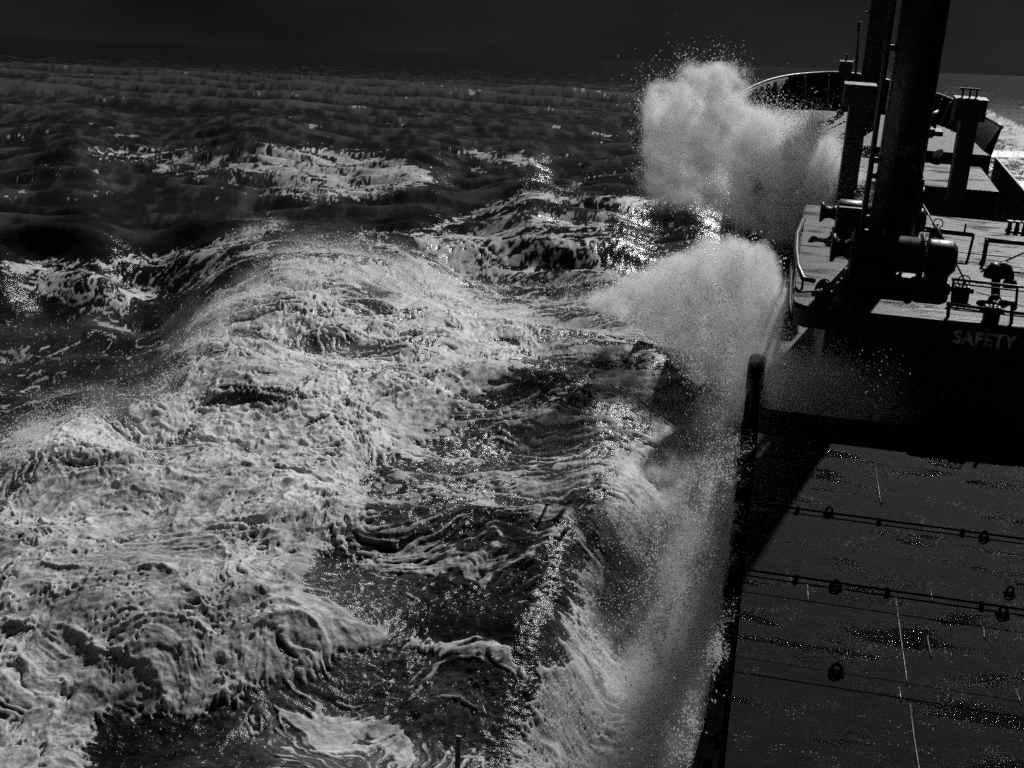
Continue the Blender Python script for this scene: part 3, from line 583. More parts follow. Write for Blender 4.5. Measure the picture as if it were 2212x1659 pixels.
# white foam-like specks scattered on the hatch plating in place of sun glints
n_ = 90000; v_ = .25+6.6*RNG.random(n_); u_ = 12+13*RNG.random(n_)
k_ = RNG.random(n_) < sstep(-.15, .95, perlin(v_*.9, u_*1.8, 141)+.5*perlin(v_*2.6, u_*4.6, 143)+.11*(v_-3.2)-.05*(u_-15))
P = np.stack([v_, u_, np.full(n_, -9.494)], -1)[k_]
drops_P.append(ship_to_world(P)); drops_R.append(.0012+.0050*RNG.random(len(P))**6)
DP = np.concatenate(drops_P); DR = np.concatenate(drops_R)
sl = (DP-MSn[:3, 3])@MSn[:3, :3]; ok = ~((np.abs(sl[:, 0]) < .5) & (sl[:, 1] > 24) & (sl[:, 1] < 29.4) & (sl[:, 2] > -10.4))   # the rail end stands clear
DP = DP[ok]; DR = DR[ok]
points_object('spray', DP, DR, 'white drops of spray torn off crests, with glint specks on hatch and dark water')
# ------------------------------------------------------------------ the ship (ship axes: v to starboard, u forward, w up, origin at the camera)
class MB:
    def __init__(s): s.v = []; s.f = []; s.m = []; s.sm = []
    def add(s, V, F, mat=0, smooth=False):
        o = len(s.v); s.v += [tuple(map(float, p)) for p in V]; s.f += [tuple(i+o for i in f) for f in F]
        s.m += [mat]*len(F); s.sm += [smooth]*len(F); return s
    def box(s, v0, v1, u0, u1, w0, w1, mat=0):
        V = [(a, b, c) for c in (w0, w1) for b in (u0, u1) for a in (v0, v1)]
        return s.add(V, [(0,2,3,1),(4,5,7,6),(0,1,5,4),(2,6,7,3),(0,4,6,2),(1,3,7,5)], mat)
    def prism(s, P, w0, w1, mat=0):
        n_ = len(P); V = [(a, b, w0) for a, b in P]+[(a, b, w1) for a, b in P]
        F = [tuple(range(n_-1, -1, -1)), tuple(range(n_, 2*n_))]+[(i, (i+1) % n_, n_+(i+1) % n_, n_+i) for i in range(n_)]
        return s.add(V, F, mat)
    def tube(s, path, r, seg=10, mat=0, closed=False):
        P = [np.array(p, float) for p in path]; n_ = len(P); V = []; rr = r if hasattr(r, '__len__') else [r]*n_
        ref = None
        for i in range(n_):
            a = P[(i-1) % n_] if (i > 0 or closed) else P[i]; b = P[(i+1) % n_] if (i < n_-1 or closed) else P[i]
            t_ = (b-a)/(np.linalg.norm(b-a)+1e-12)
            if ref is None: ref = np.array([0, 0, 1.0]) if abs(t_[2]) < .9 else np.array([1.0, 0, 0])
            e1 = np.cross(t_, ref); e1 /= np.linalg.norm(e1); e2 = np.cross(t_, e1); ref = np.cross(e1, t_)
            V += [P[i]+rr[i]*(math.cos(2*math.pi*k/seg)*e1+math.sin(2*math.pi*k/seg)*e2) for k in range(seg)]
        F = [(i*seg+k, i*seg+(k+1) % seg, ((i+1) % n_)*seg+(k+1) % seg, ((i+1) % n_)*seg+k) for i in range(n_ if closed else n_-1) for k in range(seg)]
        s.add(V, F, mat, True)
        if not closed:
            o = len(s.v)-n_*seg
            s.f += [tuple(o+k for k in range(seg-1, -1, -1)), tuple(o+(n_-1)*seg+k for k in range(seg))]; s.m += [mat]*2; s.sm += [False]*2
        return s
    def ball(s, c, r, seg=12, sq=1.0, mat=0):
        V = []; F = []; h = seg//2
        for i in range(h+1):
            a = math.pi*i/h
            for k in range(seg): b = 2*math.pi*k/seg; V.append((c[0]+r*math.sin(a)*math.cos(b), c[1]+r*math.sin(a)*math.sin(b), c[2]+r*sq*math.cos(a)))
        for i in range(h):
            for k in range(seg): F.append((i*seg+k, (i+1)*seg+k, (i+1)*seg+(k+1) % seg, i*seg+(k+1) % seg))
        return s.add(V, F, mat, True)
    def build(s, name, mats, parent=None, org=(0, 0, 0), bevel=0):
        me = bpy.data.meshes.new(name); o_ = np.array(org, float)
        me.from_pydata([tuple(np.array(p)-o_) for p in s.v], [], s.f)
        for mm in (mats if isinstance(mats, (list, tuple)) else [mats]): me.materials.append(mm)
        me.polygons.foreach_set('material_index', s.m); me.polygons.foreach_set('use_smooth', s.sm); me.update()
        bm = bmesh.new(); bm.from_mesh(me); bmesh.ops.recalc_face_normals(bm, faces=bm.faces); bm.to_mesh(me); bm.free()
        ob = bpy.data.objects.new(name, me); COL.objects.link(ob)
        if parent is not None: ob.parent = parent
        else: ob.matrix_world = MS@Matrix.Translation(Vector(org))
        if bevel:
            b = ob.modifiers.new('bevel', 'BEVEL'); b.width = bevel; b.segments = 2; b.limit_method = 'ANGLE'; b.angle_limit = math.radians(40)
        return ob
class Thing:
    def __init__(s, name, label, cat, org, group=None):
        s.o = bpy.data.objects.new(name, None); COL.objects.link(s.o); s.org = tuple(map(float, org)); s.o.empty_display_size = .2
        s.o.matrix_world = MS@Matrix.Translation(Vector(s.org)); tag(s.o, label, cat, group)
    def part(s, name, mb, mats, bevel=0, parent=None, label=None):
        return tag(mb.build(name, mats, parent if parent is not None else s.o, s.org, bevel), label)
def copy_tree(o, parent=None):
    c = o.copy(); COL.objects.link(c)
    if parent is not None: c.parent = parent
    for ch in [x for x in COL.objects if x.parent == o]: copy_tree(ch, c)
    return c
def put(o, p): o.matrix_world = MS@Matrix.Translation(Vector([float(a) for a in p]))
def text_mesh(txt, size, name, mat, depth=.004):
    cu = bpy.data.curves.new(name, 'FONT'); cu.body = txt; cu.size = size; cu.extrude = depth; cu.align_x = 'LEFT'; cu.space_character = 1.15; cu.offset = size*.035
    to = bpy.data.objects.new(name, cu); COL.objects.link(to); dg = bpy.context.evaluated_depsgraph_get()
    me = bpy.data.meshes.new_from_object(to.evaluated_get(dg)); bpy.data.objects.remove(to); me.materials.clear(); me.materials.append(mat); me.name = name
    return me

ship = Thing('ship', 'dark steel cargo ship rolling in heavy seas with a raised flared bow', 'ship', (3.1, 20, -11))
VC = 3.1
# --- shell: midship sides and the bow with its bulwark
US = [3, 12, 22, 32, 38, 41, 44, 47, 50, 52.9]
h = MB()
Vp = []
for u_ in US:
    pe = float(port_edge(u_)); Vp += [(pe, u_, -10.6), (pe+.12, u_, -10.6), (pe, u_, -13), (pe+.5, u_, -17)]
F = []
for i in range(len(US)-1):
    a = i*4; b = a+4; F += [(a, b, b+1, a+1), (a, a+2, b+2, b), (a+2, a+3, b+3, b+2)]
h.add(Vp, F)
SBW = float(at(2185, 375, v=8.35)[2]); Vs = []
for u_ in US: Vs += [(8.35, u_, SBW), (8.27, u_, SBW), (8.27, u_, -10.9), (8.35, u_, -13), (7.9, u_, -17)]
F = []
for i in range(len(US)-1):
    a = i*5; b = a+5; F += [(a, a+1, b+1, b), (a+1, a+2, b+2, b+1), (a, b, b+3, a+3), (a+3, b+3, b+4, a+4)]
h.add(Vs, F)
ship.part('hull', h, M_black)
RIM = [(1590,215),(1610,197),(1640,182),(1670,172),(1700,165),(1740,161),(1780,158.5),(1825,157),(1860,160),(1911,174),(1950,184),(1990,194),(2024,205),(2060,217),(2123,253),(2167,277)]
rx_, ry_ = np.array(RIM).T
def rim_point(t_):
    a = math.pi*(1-t_); c_, s_ = math.cos(a), math.sin(a)
    v_ = VC+5.25*math.copysign(abs(c_)**.8, c_); u_ = 52.9+11.5*abs(s_)**.85
    lo, hi = -9.0, -3.5
    for _ in range(40):
        m_ = (lo+hi)/2; X_, Y_ = ship_px(np.array([v_, u_, m_]))
        if Y_ > np.interp(X_, rx_, ry_): lo = m_
        else: hi = m_
    return np.array([v_, u_, (lo+hi)/2])
RP = [rim_point(i/48) for i in range(49)]
ws = np.array([p_[2] for p_ in RP]); ws = np.convolve(np.pad(ws, 2, 'edge'), np.ones(5)/5, 'valid')
for p_, w_ in zip(RP, ws): p_[2] = w_
FD = -7.6
def inward(p_, d): q = np.array([VC-p_[0], 54.5-p_[1], 0]); q /= np.linalg.norm(q)+1e-9; return np.array([p_[0]+q[0]*d, p_[1]+q[1]*d, p_[2]])
bh = MB(); V = []; F = []
for p_ in RP:
    i_ = inward(p_, .1); d_ = inward(p_, .55); e_ = inward(p_, .75)
    V += [tuple(p_), tuple(i_), (d_[0], d_[1], FD), (d_[0]-.05*0, d_[1], FD-.02), (e_[0], e_[1], -10.5), (inward(p_, 1.7)[0], inward(p_, 1.7)[1], -17)]
for i in range(48):
    a = i*6; b = a+6; F += [(a, a+1, b+1, b), (a+1, a+2, b+2, b+1), (a, b, b+4, a+4), (a+4, b+4, b+5, a+5)]
bh.add(V, F, 0, True)
bow = ship.part('bow_bulwark', bh, M_grey)
rm = MB(); rm.tube([tuple(p_+np.array([0, 0, .03])) for p_ in RP], .065, 8)
ship.part('rim_rail', rm, M_rim, parent=bow)
# stiffening frames inside the bulwark
pxs = [1606,1616,1627,1640,1656,1672,1698,1737,1790]
Xr = np.array([ship_px(p_)[0] for p_ in RP])
frs = []
for X_ in pxs: frs.append(np.interp(X_, Xr[:40], np.arange(40)))
frs += [48-f_ for f_ in frs[2:]]
for f_ in frs:
    i0 = int(f_); p_ = RP[i0]*(1-(f_-i0))+RP[min(i0+1, 48)]*(f_-i0)
    a, b, c_, d_ = inward(p_, .14), inward(p_, .26), inward(p_, 1.0), inward(p_, .58)
    tv = np.array([-(VC-p_[0])*0+ (54.5-p_[1]), -(VC-p_[0]), 0]); tv /= np.linalg.norm(tv); tv *= .025
    top = p_[2]-.05; V = []
    for sgn in (-1, 1):
        for q, w_ in ((a, top), (b, top), (c_, FD+.01), (d_, FD+.01)): V.append((q[0]+sgn*tv[0], q[1]+sgn*tv[1], w_))
    ship.part('bulwark_frame', MB().add(V, [(0,1,2,3),(7,6,5,4),(0,4,5,1),(1,5,6,2),(2,6,7,3),(3,7,4,0)]), M_rim, parent=bow)
fd = MB(); P = [(inward(p_, .5)[0], inward(p_, .5)[1]) for p_ in RP]; P += [(8.0, 52.0), (-1.8, 52.0)]
fd.prism(P, -11.0, FD)
fo = ship.part('forecastle_deck', fd, M_grey)
ov = MB(); c_ = at(2025, 333, u=51.97); V = []
for k_ in range(20):
    a = 2*math.pi*k_/20; V.append((c_[0]+.17*math.cos(a)+.10*math.sin(a), 51.93-.1*math.sin(a)*1.2, c_[2]+.24*math.sin(a)))
ov.add(V+[(x_, y_+.03, z_) for x_, y_, z_ in V], [tuple(range(20)), tuple(range(39, 19, -1))]+[(i, (i+1) % 20, 20+(i+1) % 20, 20+i) for i in range(20)])
ship.part('oval_plate', ov, M_letter, parent=fo)
ship.part('main_deck', MB().prism([(float(port_edge(u_))+.06, u_) for u_ in US[:-1]+[52]]+[(8.26, 52), (8.26, 3)], -11.1, -11.0), M_deck)
# --- forward hatch
fh = ship.part('forward_hatch', MB().box(-1.3, 7.55, 46.4, 51.95, -10.98, -8.2), M_black, .03)
ship.part('hatch_cover', MB().box(-1.38, 7.6, 46.36, 49.2, -8.2, -8.0).box(-1.38, 7.6, 49.22, 51.9, -8.2, -8.003), M_deck, .02, parent=fh)
# --- aft hatch, whose plated top fills the lower right of the picture
ah = ship.part('aft_hatch', MB().box(.3, 7.0, 4, 25.6, -10.98, -9.7), M_black, .03)
js = sorted([float(at(1640, y_, w=-9.5)[1]) for y_ in (969, 1283, 1426, 1459)]+[4.0, 25.75, 8.5])
hc = MB()
for i in range(len(js)-1): hc.box(.19, 7.1, js[i]+.012, js[i+1]-.012, -9.7, -9.5-.004*(i % 2))
for P_ in ([(1934.5,1287),(1945,1370),(1957,1455),(1960,1482)],[(1942.6,1484),(1947,1516)],[(1966,1520),(1974,1590),(1985,1659),(1992,1720)],[(2002.6,1374),(2012,1422)],[(2011,1275),(2014,1300)],[(1892,1013),(1903,1092)],[(2194,1489),(2207,1524)],[(1744,1260),(1746,1302)],[(2124,1355),(2127,1380)]):
    hc.tube([at(x_, y_, w=-9.497) for x_, y_ in P_], .011, 6, 1)
M_bead = steel('weld_bead_metal', .10, .2, .35, .6, 20, .5, 60)
cov = ship.part('hatch_cover', hc, [M_hatch, M_bead], 0, parent=ah)
# lifting lugs on the plating
for x_, y_, k_ in ((1790,1112,1.0),(2125,1165,1.0),(1805,1272,1.1),(2165,1330,1.1),(1806,1455,1.2),(2180,1285,.9)):
    c_ = at(x_, y_, w=-9.5); q = MB().box(c_[0]-.09*k_, c_[0]+.09*k_, c_[1]-.07*k_, c_[1]+.07*k_, -9.5, -9.47)
    q.tube([(c_[0]-.05*k_, c_[1], -9.47), (c_[0]-.05*k_, c_[1], -9.39), (c_[0], c_[1]+.01, -9.35), (c_[0]+.05*k_, c_[1], -9.39), (c_[0]+.05*k_, c_[1], -9.47)], .022*k_, 8)
    ship.part('lifting_lug', q, M_matt, .005, parent=ah)
# coaming rail down the port side of the hatch, rounded forward end
def rail_left(u): return .075-.0120*(u-8)
cr = MB(); P = [(rail_left(6), 6), (rail_left(28.9), 28.9)]+[(.0-.15*math.cos(a), 28.9+.2*math.sin(a)) for a in np.linspace(.2, math.pi-.2, 8)]+[(.16, 28.9), (.175, 6)]
cr.prism(P, -12.5, -9.72)
cra = ship.part('coaming_rail', cr, M_matt, .03)
q = MB(); P = [(-.2, 28.0)]+[(.0-.2*math.cos(a), 29.0+.3*math.sin(a)) for a in np.linspace(0, math.pi, 12)]+[(.2, 28.0)]
q.prism(P, -9.95, -9.42); ship.part('end_cap', q, M_matt, .05, parent=cra)
for u_ in (13.9, 15.2, 16.6, 17.9, 19.6, 21.3, 23.2, 25.2):
    L0 = rail_left(u_); q = MB().box(L0-.04, .16, u_-.05, u_+.05, -9.85, -9.67).box(L0+.03, .12, u_-.14, u_+.14, -9.72, -9.62); q.tube([(.08, u_, -9.66), (.08, u_, -9.55)], .03, 8)
    ship.part('hatch_cleat', q, M_matt, .01, parent=cra)
q = MB().tube([(.165, 8, -9.60), (.165, 25.2, -9.60)], .014, 8); ship.part('seal_bar', q, M_matt, parent=cra)
# --- mast house: overhanging winch platform with rounded corners
u0 = float(at(1793, 714.5, w=-7.92)[1]); v0 = .57; r_ = .5
P = [(v0+r_-r_*math.cos(a), u0+r_-r_*math.sin(a)) for a in np.linspace(0, math.pi/2, 8)]+[(7.2, u0), (7.2, 38.1), (v0+.25, 38.1)]
mh = ship.part('winch_platform', MB().prism(P, -7.92, -7.5), M_black, .03)
P2 = [(a+(.05 if a < 2 else 0), b+(.05 if b < 30 else -.02)) for a, b in P]
ship.part('platform_deck', MB().prism(P2, -7.5, -7.44), M_deck, .004, parent=mh)
ship.part('mast_house', MB().box(1.4, 6.6, u0+1.1, 37.4, -10.98, -7.93), M_black, .05)
cm = MB().tube([at(1736,474,w=-7.1), at(1722,505,w=-7.05), at(1720,540,w=-7.05), at(1724,575,w=-7.1), at(1735,602,w=-7.2), at(1760,607,w=-7.25)], .06, 10)
for p_ in (at(1736,474,w=-7.1), at(1720,540,w=-7.05), at(1735,602,w=-7.2)): cm.tube([p_, (p_[0], p_[1], -7.44)], .03, 8)
ship.part('edge_rail', cm, M_rail, parent=mh)
cm = MB().tube([at(1709,690,w=-7.3), at(1706,650,w=-7.25), at(1708,600,w=-7.25), at(1712,560,w=-7.3)], .045, 8)
for p_ in (at(1708,660,w=-7.25), at(1709,590,w=-7.25)): cm.tube([p_, (p_[0]+.05, p_[1], -7.44)], .025, 8)
ship.part('edge_rail', cm, M_grey, parent=mh)
# painted words on the face of the platform
e0 = at(2057, 744, u=u0-.004); e1 = at(2192, 759, u=u0-.004); wd = e1[0]-e0[0]
tm = text_mesh('SAFETY', 1.0, 'lettering', M_letter)
cs = np.zeros(len(tm.vertices)*3); tm.vertices.foreach_get('co', cs); cs = cs.reshape(-1, 3)
t1 = text_mesh('SAFETY', 1.0, 'tmp', M_letter); c1 = np.zeros(len(t1.vertices)*3); t1.vertices.foreach_get('co', c1); w1 = c1.reshape(-1, 3)[:, 0].max(); bpy.data.meshes.remove(t1)
sc_ = wd/w1; hs = .29/max(cs[:, 1].max(), .1)
out = np.stack([e0[0]+cs[:, 0]*sc_, u0-.004-cs[:, 2]*.8, -7.89+cs[:, 1]*hs+0*cs[:, 0]], -1)-np.array(ship.org)
tm.vertices.foreach_set('co', out.astype(np.float32).ravel()); tm.update()
lo = bpy.data.objects.new('lettering', tm); COL.objects.link(lo); lo.parent = mh

# --- derrick mast
b0 = at(1915, 560, u=32.0); MV, MU = float(b0[0]), 32.0
mast = Thing('derrick_mast', 'thick black mast post rising from the winch platform out of the top of frame', 'mast', (MV, MU, -7.44))
mt = MB().tube([(MV, MU, -7.44), (MV, MU, -7.3)], .72, 40).tube([(MV, MU, -7.3), (MV, MU, 4)], [.55, .55], 48)
post = mast.part('post', mt, M_black)
M_faded = steel('faded_paint', .12, .5, .7)
for word, yy in (('VENT', 322), ('HOLD', 334), ('1', 337.5)):
    tmv = text_mesh(word, .2, 'lettering', M_faded)
    cs = np.zeros(len(tmv.vertices)*3); tmv.vertices.foreach_get('co', cs); cs = cs.reshape(-1, 3)
    cc = at({'VENT': 1945, 'HOLD': 1942, '1': 1970}[word], yy, u=MU-.52); th = (cs[:, 0]+cc[0]-MV)/.555; rr_ = .556+cs[:, 2]
    out = np.stack([rr_*np.sin(th), -rr_*np.cos(th), cs[:, 1]+cc[2]+7.44-.05], -1)
    tmv.vertices.foreach_set('co', out.astype(np.float32).ravel()); tmv.update()
    lo = bpy.data.objects.new('lettering', tmv); COL.objects.link(lo); lo.parent = post
pa, pb = at(1928, 0, u=MU), at(1862, 500, u=MU); pv = float((pa[0]+pb[0])/2)
lp = MB().tube([(pa[0], MU, 4), (pb[0], MU, -7.44)], .07, 12)
pipe = mast.part('riser_pipe', lp, M_black)
for y_ in (102, 345, 378, 470, 560):
    xm = 1928-66*y_/500; p_ = at(xm, y_, u=MU)
    mast.part('bracket', MB().box(p_[0], MV-.4, MU-.06, MU+.06, p_[2]-.07, p_[2]+.07), M_black, .01)
# --- foremast standing on the forecastle
a, b = at(1903, 0, u=57), at(1881, 170, u=57)
fm_ = Thing('foremast', 'square black foremast post left of the thick mast, beyond it', 'mast', (b[0], 57, FD))
w_ = .40
q = MB(); q.add([(b[0]+(-1 if k_ in (0, 3) else 1)*w_, 57+(-1 if k_ < 2 else 1)*w_, z_) for z_ in (FD, 6) for k_ in range(4)], [(0,1,2,3),(4,5,6,7),(0,1,5,4),(1,2,6,5),(2,3,7,6),(3,0,4,7)])
fm_.part('post', q, M_black, .03)
q = MB().tube([at(1922, 0, u=56.4), at(1897, 176, u=56.4)], .035, 8); fm_.part('lit_edge', q, M_rail)  # paler strip drawn down the post as its lit right edge
fm_.part('step_bracket', MB().box(b[0]-.62, b[0]-.38, 56.7, 56.9, a[2]-.55, a[2]-.48), M_black)
# --- signal mast with three round lamps
p0, p1 = at(1847, 172, u=60), at(1857, 50, u=60)
sm_ = Thing('signal_mast', 'thin pole topped by round lamps beside the foremast', 'mast', (p0[0], 60, p0[2]-.8))
pole = sm_.part('pole', MB().tube([(p0[0], 60, p0[2]-.9), p0, p1], [.075, .06, .04], 10), M_black)
for x_, y_, r_2, sq in ((1856.5,50,.075,1),(1855.5,57,.07,.9),(1854.5,64,.085,.6)): sm_.part('lamp', MB().ball(at(x_, y_, u=60), r_2*1.1, 12, sq), M_black)
c_ = at(1849.5, 131, u=60); sm_.part('fitting', MB().box(c_[0]-.13, c_[0]+.1, 59.92, 60.08, c_[2]-.03, c_[2]+.03).ball((c_[0]+.02, 60, c_[2]+.12), .09, 10, 1.5), M_black)
# --- ventilator heads on trunks
def vent(name, label, x0, x1, y0, y1, t0, t1, u_, base, grp=None, pipes=()):
    a, b = at(x0, y0, u=u_), at(x1, y1, u=u_); c_, d_ = at(t0, y1, u=u_), at(t1, y1, u=u_)
    dep_ = (b[0]-a[0])*.8
    T = Thing(name, label, 'ventilator', ((c_[0]+d_[0])/2, u_+dep_/2, base), grp)
    T.part('head', MB().box(a[0], b[0], u_, u_+dep_, b[2], a[2]).box(a[0]-.03, b[0]+.03, u_-.03, u_+dep_+.03, a[2], a[2]+.05), M_vent, .02)
    T.part('trunk', MB().box(c_[0], d_[0], u_+.1, u_+dep_-.1, base, b[2]+.02), M_vent, .03)
    for X_ in pipes:
        p_ = at(X_, y0-2, u=u_+dep_/2); q = MB().tube([(p_[0], p_[1], a[2]+.04), (p_[0], p_[1], a[2]+.32)], .035, 8)
        q.box(p_[0]-.11, p_[0]+.11, p_[1]-.03, p_[1]+.03, a[2]+.3, a[2]+.36); T.part('handle', q, M_vent)
    return T
vent('ventilator', 'boxy ventilator head on a trunk right of the thick mast', 2066, 2127, 215, 265, 2075, 2114, 44.0, -11.0, 'ventilators on the foredeck', (2094, 2078, 2108))
vent('ventilator', 'boxy ventilator with sunlit edges just left of the thick mast', 1826, 1887, 184, 233, 1834, 1876, 44.0, -11.0, 'ventilators on the foredeck')
vent('ventilator', 'small box ventilator standing highest against the horizon at the bow', 1815, 1839, 134, 160, 1819, 1835, 60.5, FD, 'ventilators on the foredeck', (1828,))
# --- windlass on the forecastle
wl = Thing('windlass', 'dark anchor windlass on the forecastle seen right of the mast', 'windlass', (5.6, 57, FD))
wl.part('base', MB().box(4.6, 6.6, 56.5, 57.6, FD, FD+.18), M_black, .02)
wl.part('drum', MB().tube([(4.7, 57, FD+.62), (4.8, 57, FD+.62), (4.82, 57, FD+.62), (5.5, 57, FD+.62), (5.52, 57, FD+.62), (5.6, 57, FD+.62)], [.5, .5, .26, .26, .5, .5], 20), M_black)
wl.part('gypsy', MB().tube([(5.75, 57, FD+.62), (5.95, 57, FD+.62), (6.1, 57, FD+.62), (6.3, 57, FD+.62)], [.42, .3, .3, .42], 18), M_black)
wl.part('brake', MB().tube([(5.3, 56.4, FD+.2), (5.3, 56.1, FD+1.0)], .03, 8), M_rail)

# --- winches
def winch(name, label, xl, yl, xr, yr, u_, rad, grp):
    a, b = at(xl, yl, u=u_), at(xr, yr, u=u_); wc_ = -7.44+rad+.18; L_ = b[0]-a[0]; x = lambda k_: a[0]+L_*k_
    T = Thing(name, label, 'winch', ((a[0]+b[0])/2, u_, -7.44), grp)
    T.part('bed', MB().box(x(.14), x(.98), u_-.45, u_+.45, -7.44, -7.28), M_black, .02)
    prof = [(.0, .62), (.015, .66), (.03, .62), (.05, .42), (.10, .36), (.13, .42), (.15, .5)]
    T.part('warping_head', MB().tube([(x(k_), u_, wc_) for k_, _ in prof], [rad*q for _, q in prof], 24), M_black)
    T.part('gear_case', MB().box(x(.16), x(.40), u_-.42, u_+.42, -7.28, wc_+rad*.62).tube([(x(.17), u_, wc_), (x(.39), u_, wc_)], rad*.92, 24), M_black, .03)
    k0, k1 = .44, .70; turns = 18; pth = []; rr = []
    for i in range(turns*4+1):
        t_ = i/(turns*4); pth.append((x(k0+(k1-k0)*t_), u_, wc_)); rr.append(rad*(.78+.05*(.5+.5*math.cos(i*math.pi/2))))
    dr = T.part('drum', MB().tube([(x(.41), u_, wc_), (x(.43), u_, wc_), (x(.431), u_, wc_), (x(.71), u_, wc_), (x(.711), u_, wc_), (x(.73), u_, wc_)], [rad*1.02, rad*1.02, rad*.7, rad*.7, rad*1.02, rad*1.02], 28), M_black)
    T.part('rope_coil', MB().tube(pth, rr, 28), M_rope, parent=dr)
    T.part('motor', MB().tube([(x(.76), u_, wc_), (x(.78), u_, wc_), (x(.96), u_, wc_), (x(1.0), u_, wc_)], [rad*.7, rad*.8, rad*.8, rad*.55], 24).box(x(.78), x(.95), u_-.3, u_+.3, -7.28, wc_), M_black, .01)
    for k_ in (.425, .735): T.part('side_frame', MB().box(x(k_)-.03, x(k_)+.03, u_-.4, u_+.4, -7.28, wc_+.1), M_black, .01)
    return T
winch('cargo_winch', 'big black winch with rope wound drum in front of the mast foot', 1786, 600, 2052, 634, 29.6, .52, 'winches on the platform')
winch('cargo_winch', 'smaller dark winch half hidden left of the mast foot', 1765, 508, 1990, 532, 34.2, .42, 'winches on the platform')
# --- cargo block and wires hanging at the mast
c_ = at(1984, 430, u=31.3)
cb = Thing('cargo_block', 'dark pulley block hanging against the right side of the mast', 'pulley block', c_)
cb.part('cheek', MB().tube([(c_[0]-.1, 31.3, c_[2]), (c_[0]+.1, 31.3, c_[2])], [.3, .3], 20).box(c_[0]-.07, c_[0]+.07, 31.2, 31.4, c_[2], c_[2]+.5), M_black, .01)
cb.part('hook', MB().tube([(c_[0], 31.3, c_[2]-.28), (c_[0]+.04, 31.3, c_[2]-.5), (c_[0]-.08, 31.3, c_[2]-.66), (c_[0]-.2, 31.3, c_[2]-.55)], .05, 8), M_black)
cb.part('shackle', MB().tube([(c_[0]+.0, 31.3, c_[2]+.45), (c_[0]-.15, 31.3, c_[2]+.75), (c_[0]-.3, 31.4, c_[2]+.95)], .07, 8), M_black)
wr = MB().tube([at(1992, 440, u=31.3), at(2040, 520, u=30.6), at(2080, 598, u=29.9), at(2096, 640, u=29.3)], .022, 8); tag(wr.build('wire_rope', M_black, None, at(2080, 598, u=29.9)), 'taut thin wire running down from the pulley block across the rails', 'wire')
wr = MB().tube([at(2118, 588, u=30), at(2212, 546, u=30), at(2300, 508, u=30)], .022, 8); tag(wr.build('wire_rope', M_black, None, at(2118, 588, u=30)), 'thin wire slanting up to the right from the goose neck pipe', 'wire')
# --- pipe rails on the platform
def rails(name, label, segs, u_, grp=None):
    f_ = segs[0][1][0]; o_ = at(f_[0], f_[1], u=u_); T = Thing(name, label, 'railing', (o_[0], u_, -7.44), grp)
    for nm_, P_, r_3 in segs: T.part(nm_, MB().tube([at(x_, y_, u=u_) for x_, y_ in P_], r_3, 8), M_black)
    return T
rails('guard_rail', 'black pipe rail frame right of the mast with a slanting end', [('top_rail', [(1988,491),(2103,506)], .035), ('top_rail', [(1990,498),(2101,510)], .03), ('post', [(2104,505),(2093,550),(2083,592),(2079,640)], .035), ('middle_rail', [(1975,535),(2184,556)], .014), ('lower_rail', [(2012,562),(2084,573)], .035), ('lower_rail', [(2005,569),(2117,594)], .05), ('brace', [(2131,512),(2117,594)], .035), ('post', [(2087,482),(2083,503)], .025)], 33.0, 'guard rails on the platform')
rails('guard_rail', 'thick black pipe rail frame running off the right edge', [('top_rail', [(2133,519),(2260,530)], .06), ('post', [(2134,517),(2121,590)], .04), ('lower_rail', [(2119,589),(2260,596)], .025)], 32.6, 'guard rails on the platform')
rails('guard_rail', 'long lit edged rail just above the painted words', [('top_rail', [(2044,656),(2186,674),(2260,683)], .035), ('lower_rail', [(2048,663),(2184,681),(2260,690)], .02), ('post', [(2188,650),(2184,700)], .04), ('post', [(2050,655),(2046,702)], .04)], u0+.35, 'guard rails on the platform')
rails('guard_rail', 'low rail behind the goose neck pipe foot right of the winch', [('top_rail', [(2056,603),(2200,619),(2260,626)], .03), ('lower_rail', [(2062,612),(2200,628),(2260,634)], .02), ('post', [(2060,602),(2056,650)], .03), ('post', [(2198,618),(2194,668)], .03)], 28.4, 'guard rails on the platform')
# --- goose neck vent
u_ = 29.2; P_ = [(2150,655),(2151,610),(2153,588),(2159,577),(2168,574),(2177,580),(2181,594),(2181,612)]
gn = Thing('goose_neck_vent', 'black goose neck vent pipe bent over beside the winch motor', 'vent pipe', at(2150, 655, u=u_))
gn.part('pipe', MB().tube([at(x_, y_, u=u_) for x_, y_ in P_], .10, 14), M_black)
gn.part('mouth', MB().tube([at(2181,604,u=u_), at(2181,612,u=u_), at(2182,622,u=u_)], [.12, .16, .16], 14), M_black)
gn.part('cowl', MB().tube([at(2149,598,u=u_), at(2150,590,u=u_), at(2156,573,u=u_), at(2160,571,u=u_)], [.26, .25, .17, .05], 16), M_black)
c_ = at(2195, 502, w=-7.44)
mb_ = Thing('mooring_fairlead', 'small dark roller fairlead on the lit deck near the right edge', 'fairlead', c_)
mb_.part('base', MB().box(c_[0]-.28, c_[0]+.28, c_[1]-.15, c_[1]+.15, -7.44, -7.38), M_black, .01)
for k_ in (-.2, 0, .2): mb_.part('roller', MB().tube([(c_[0]+k_, c_[1], -7.38), (c_[0]+k_, c_[1], -7.3), (c_[0]+k_, c_[1], -7.16), (c_[0]+k_, c_[1], -7.12)], [.09, .06, .06, .09], 12), M_black)
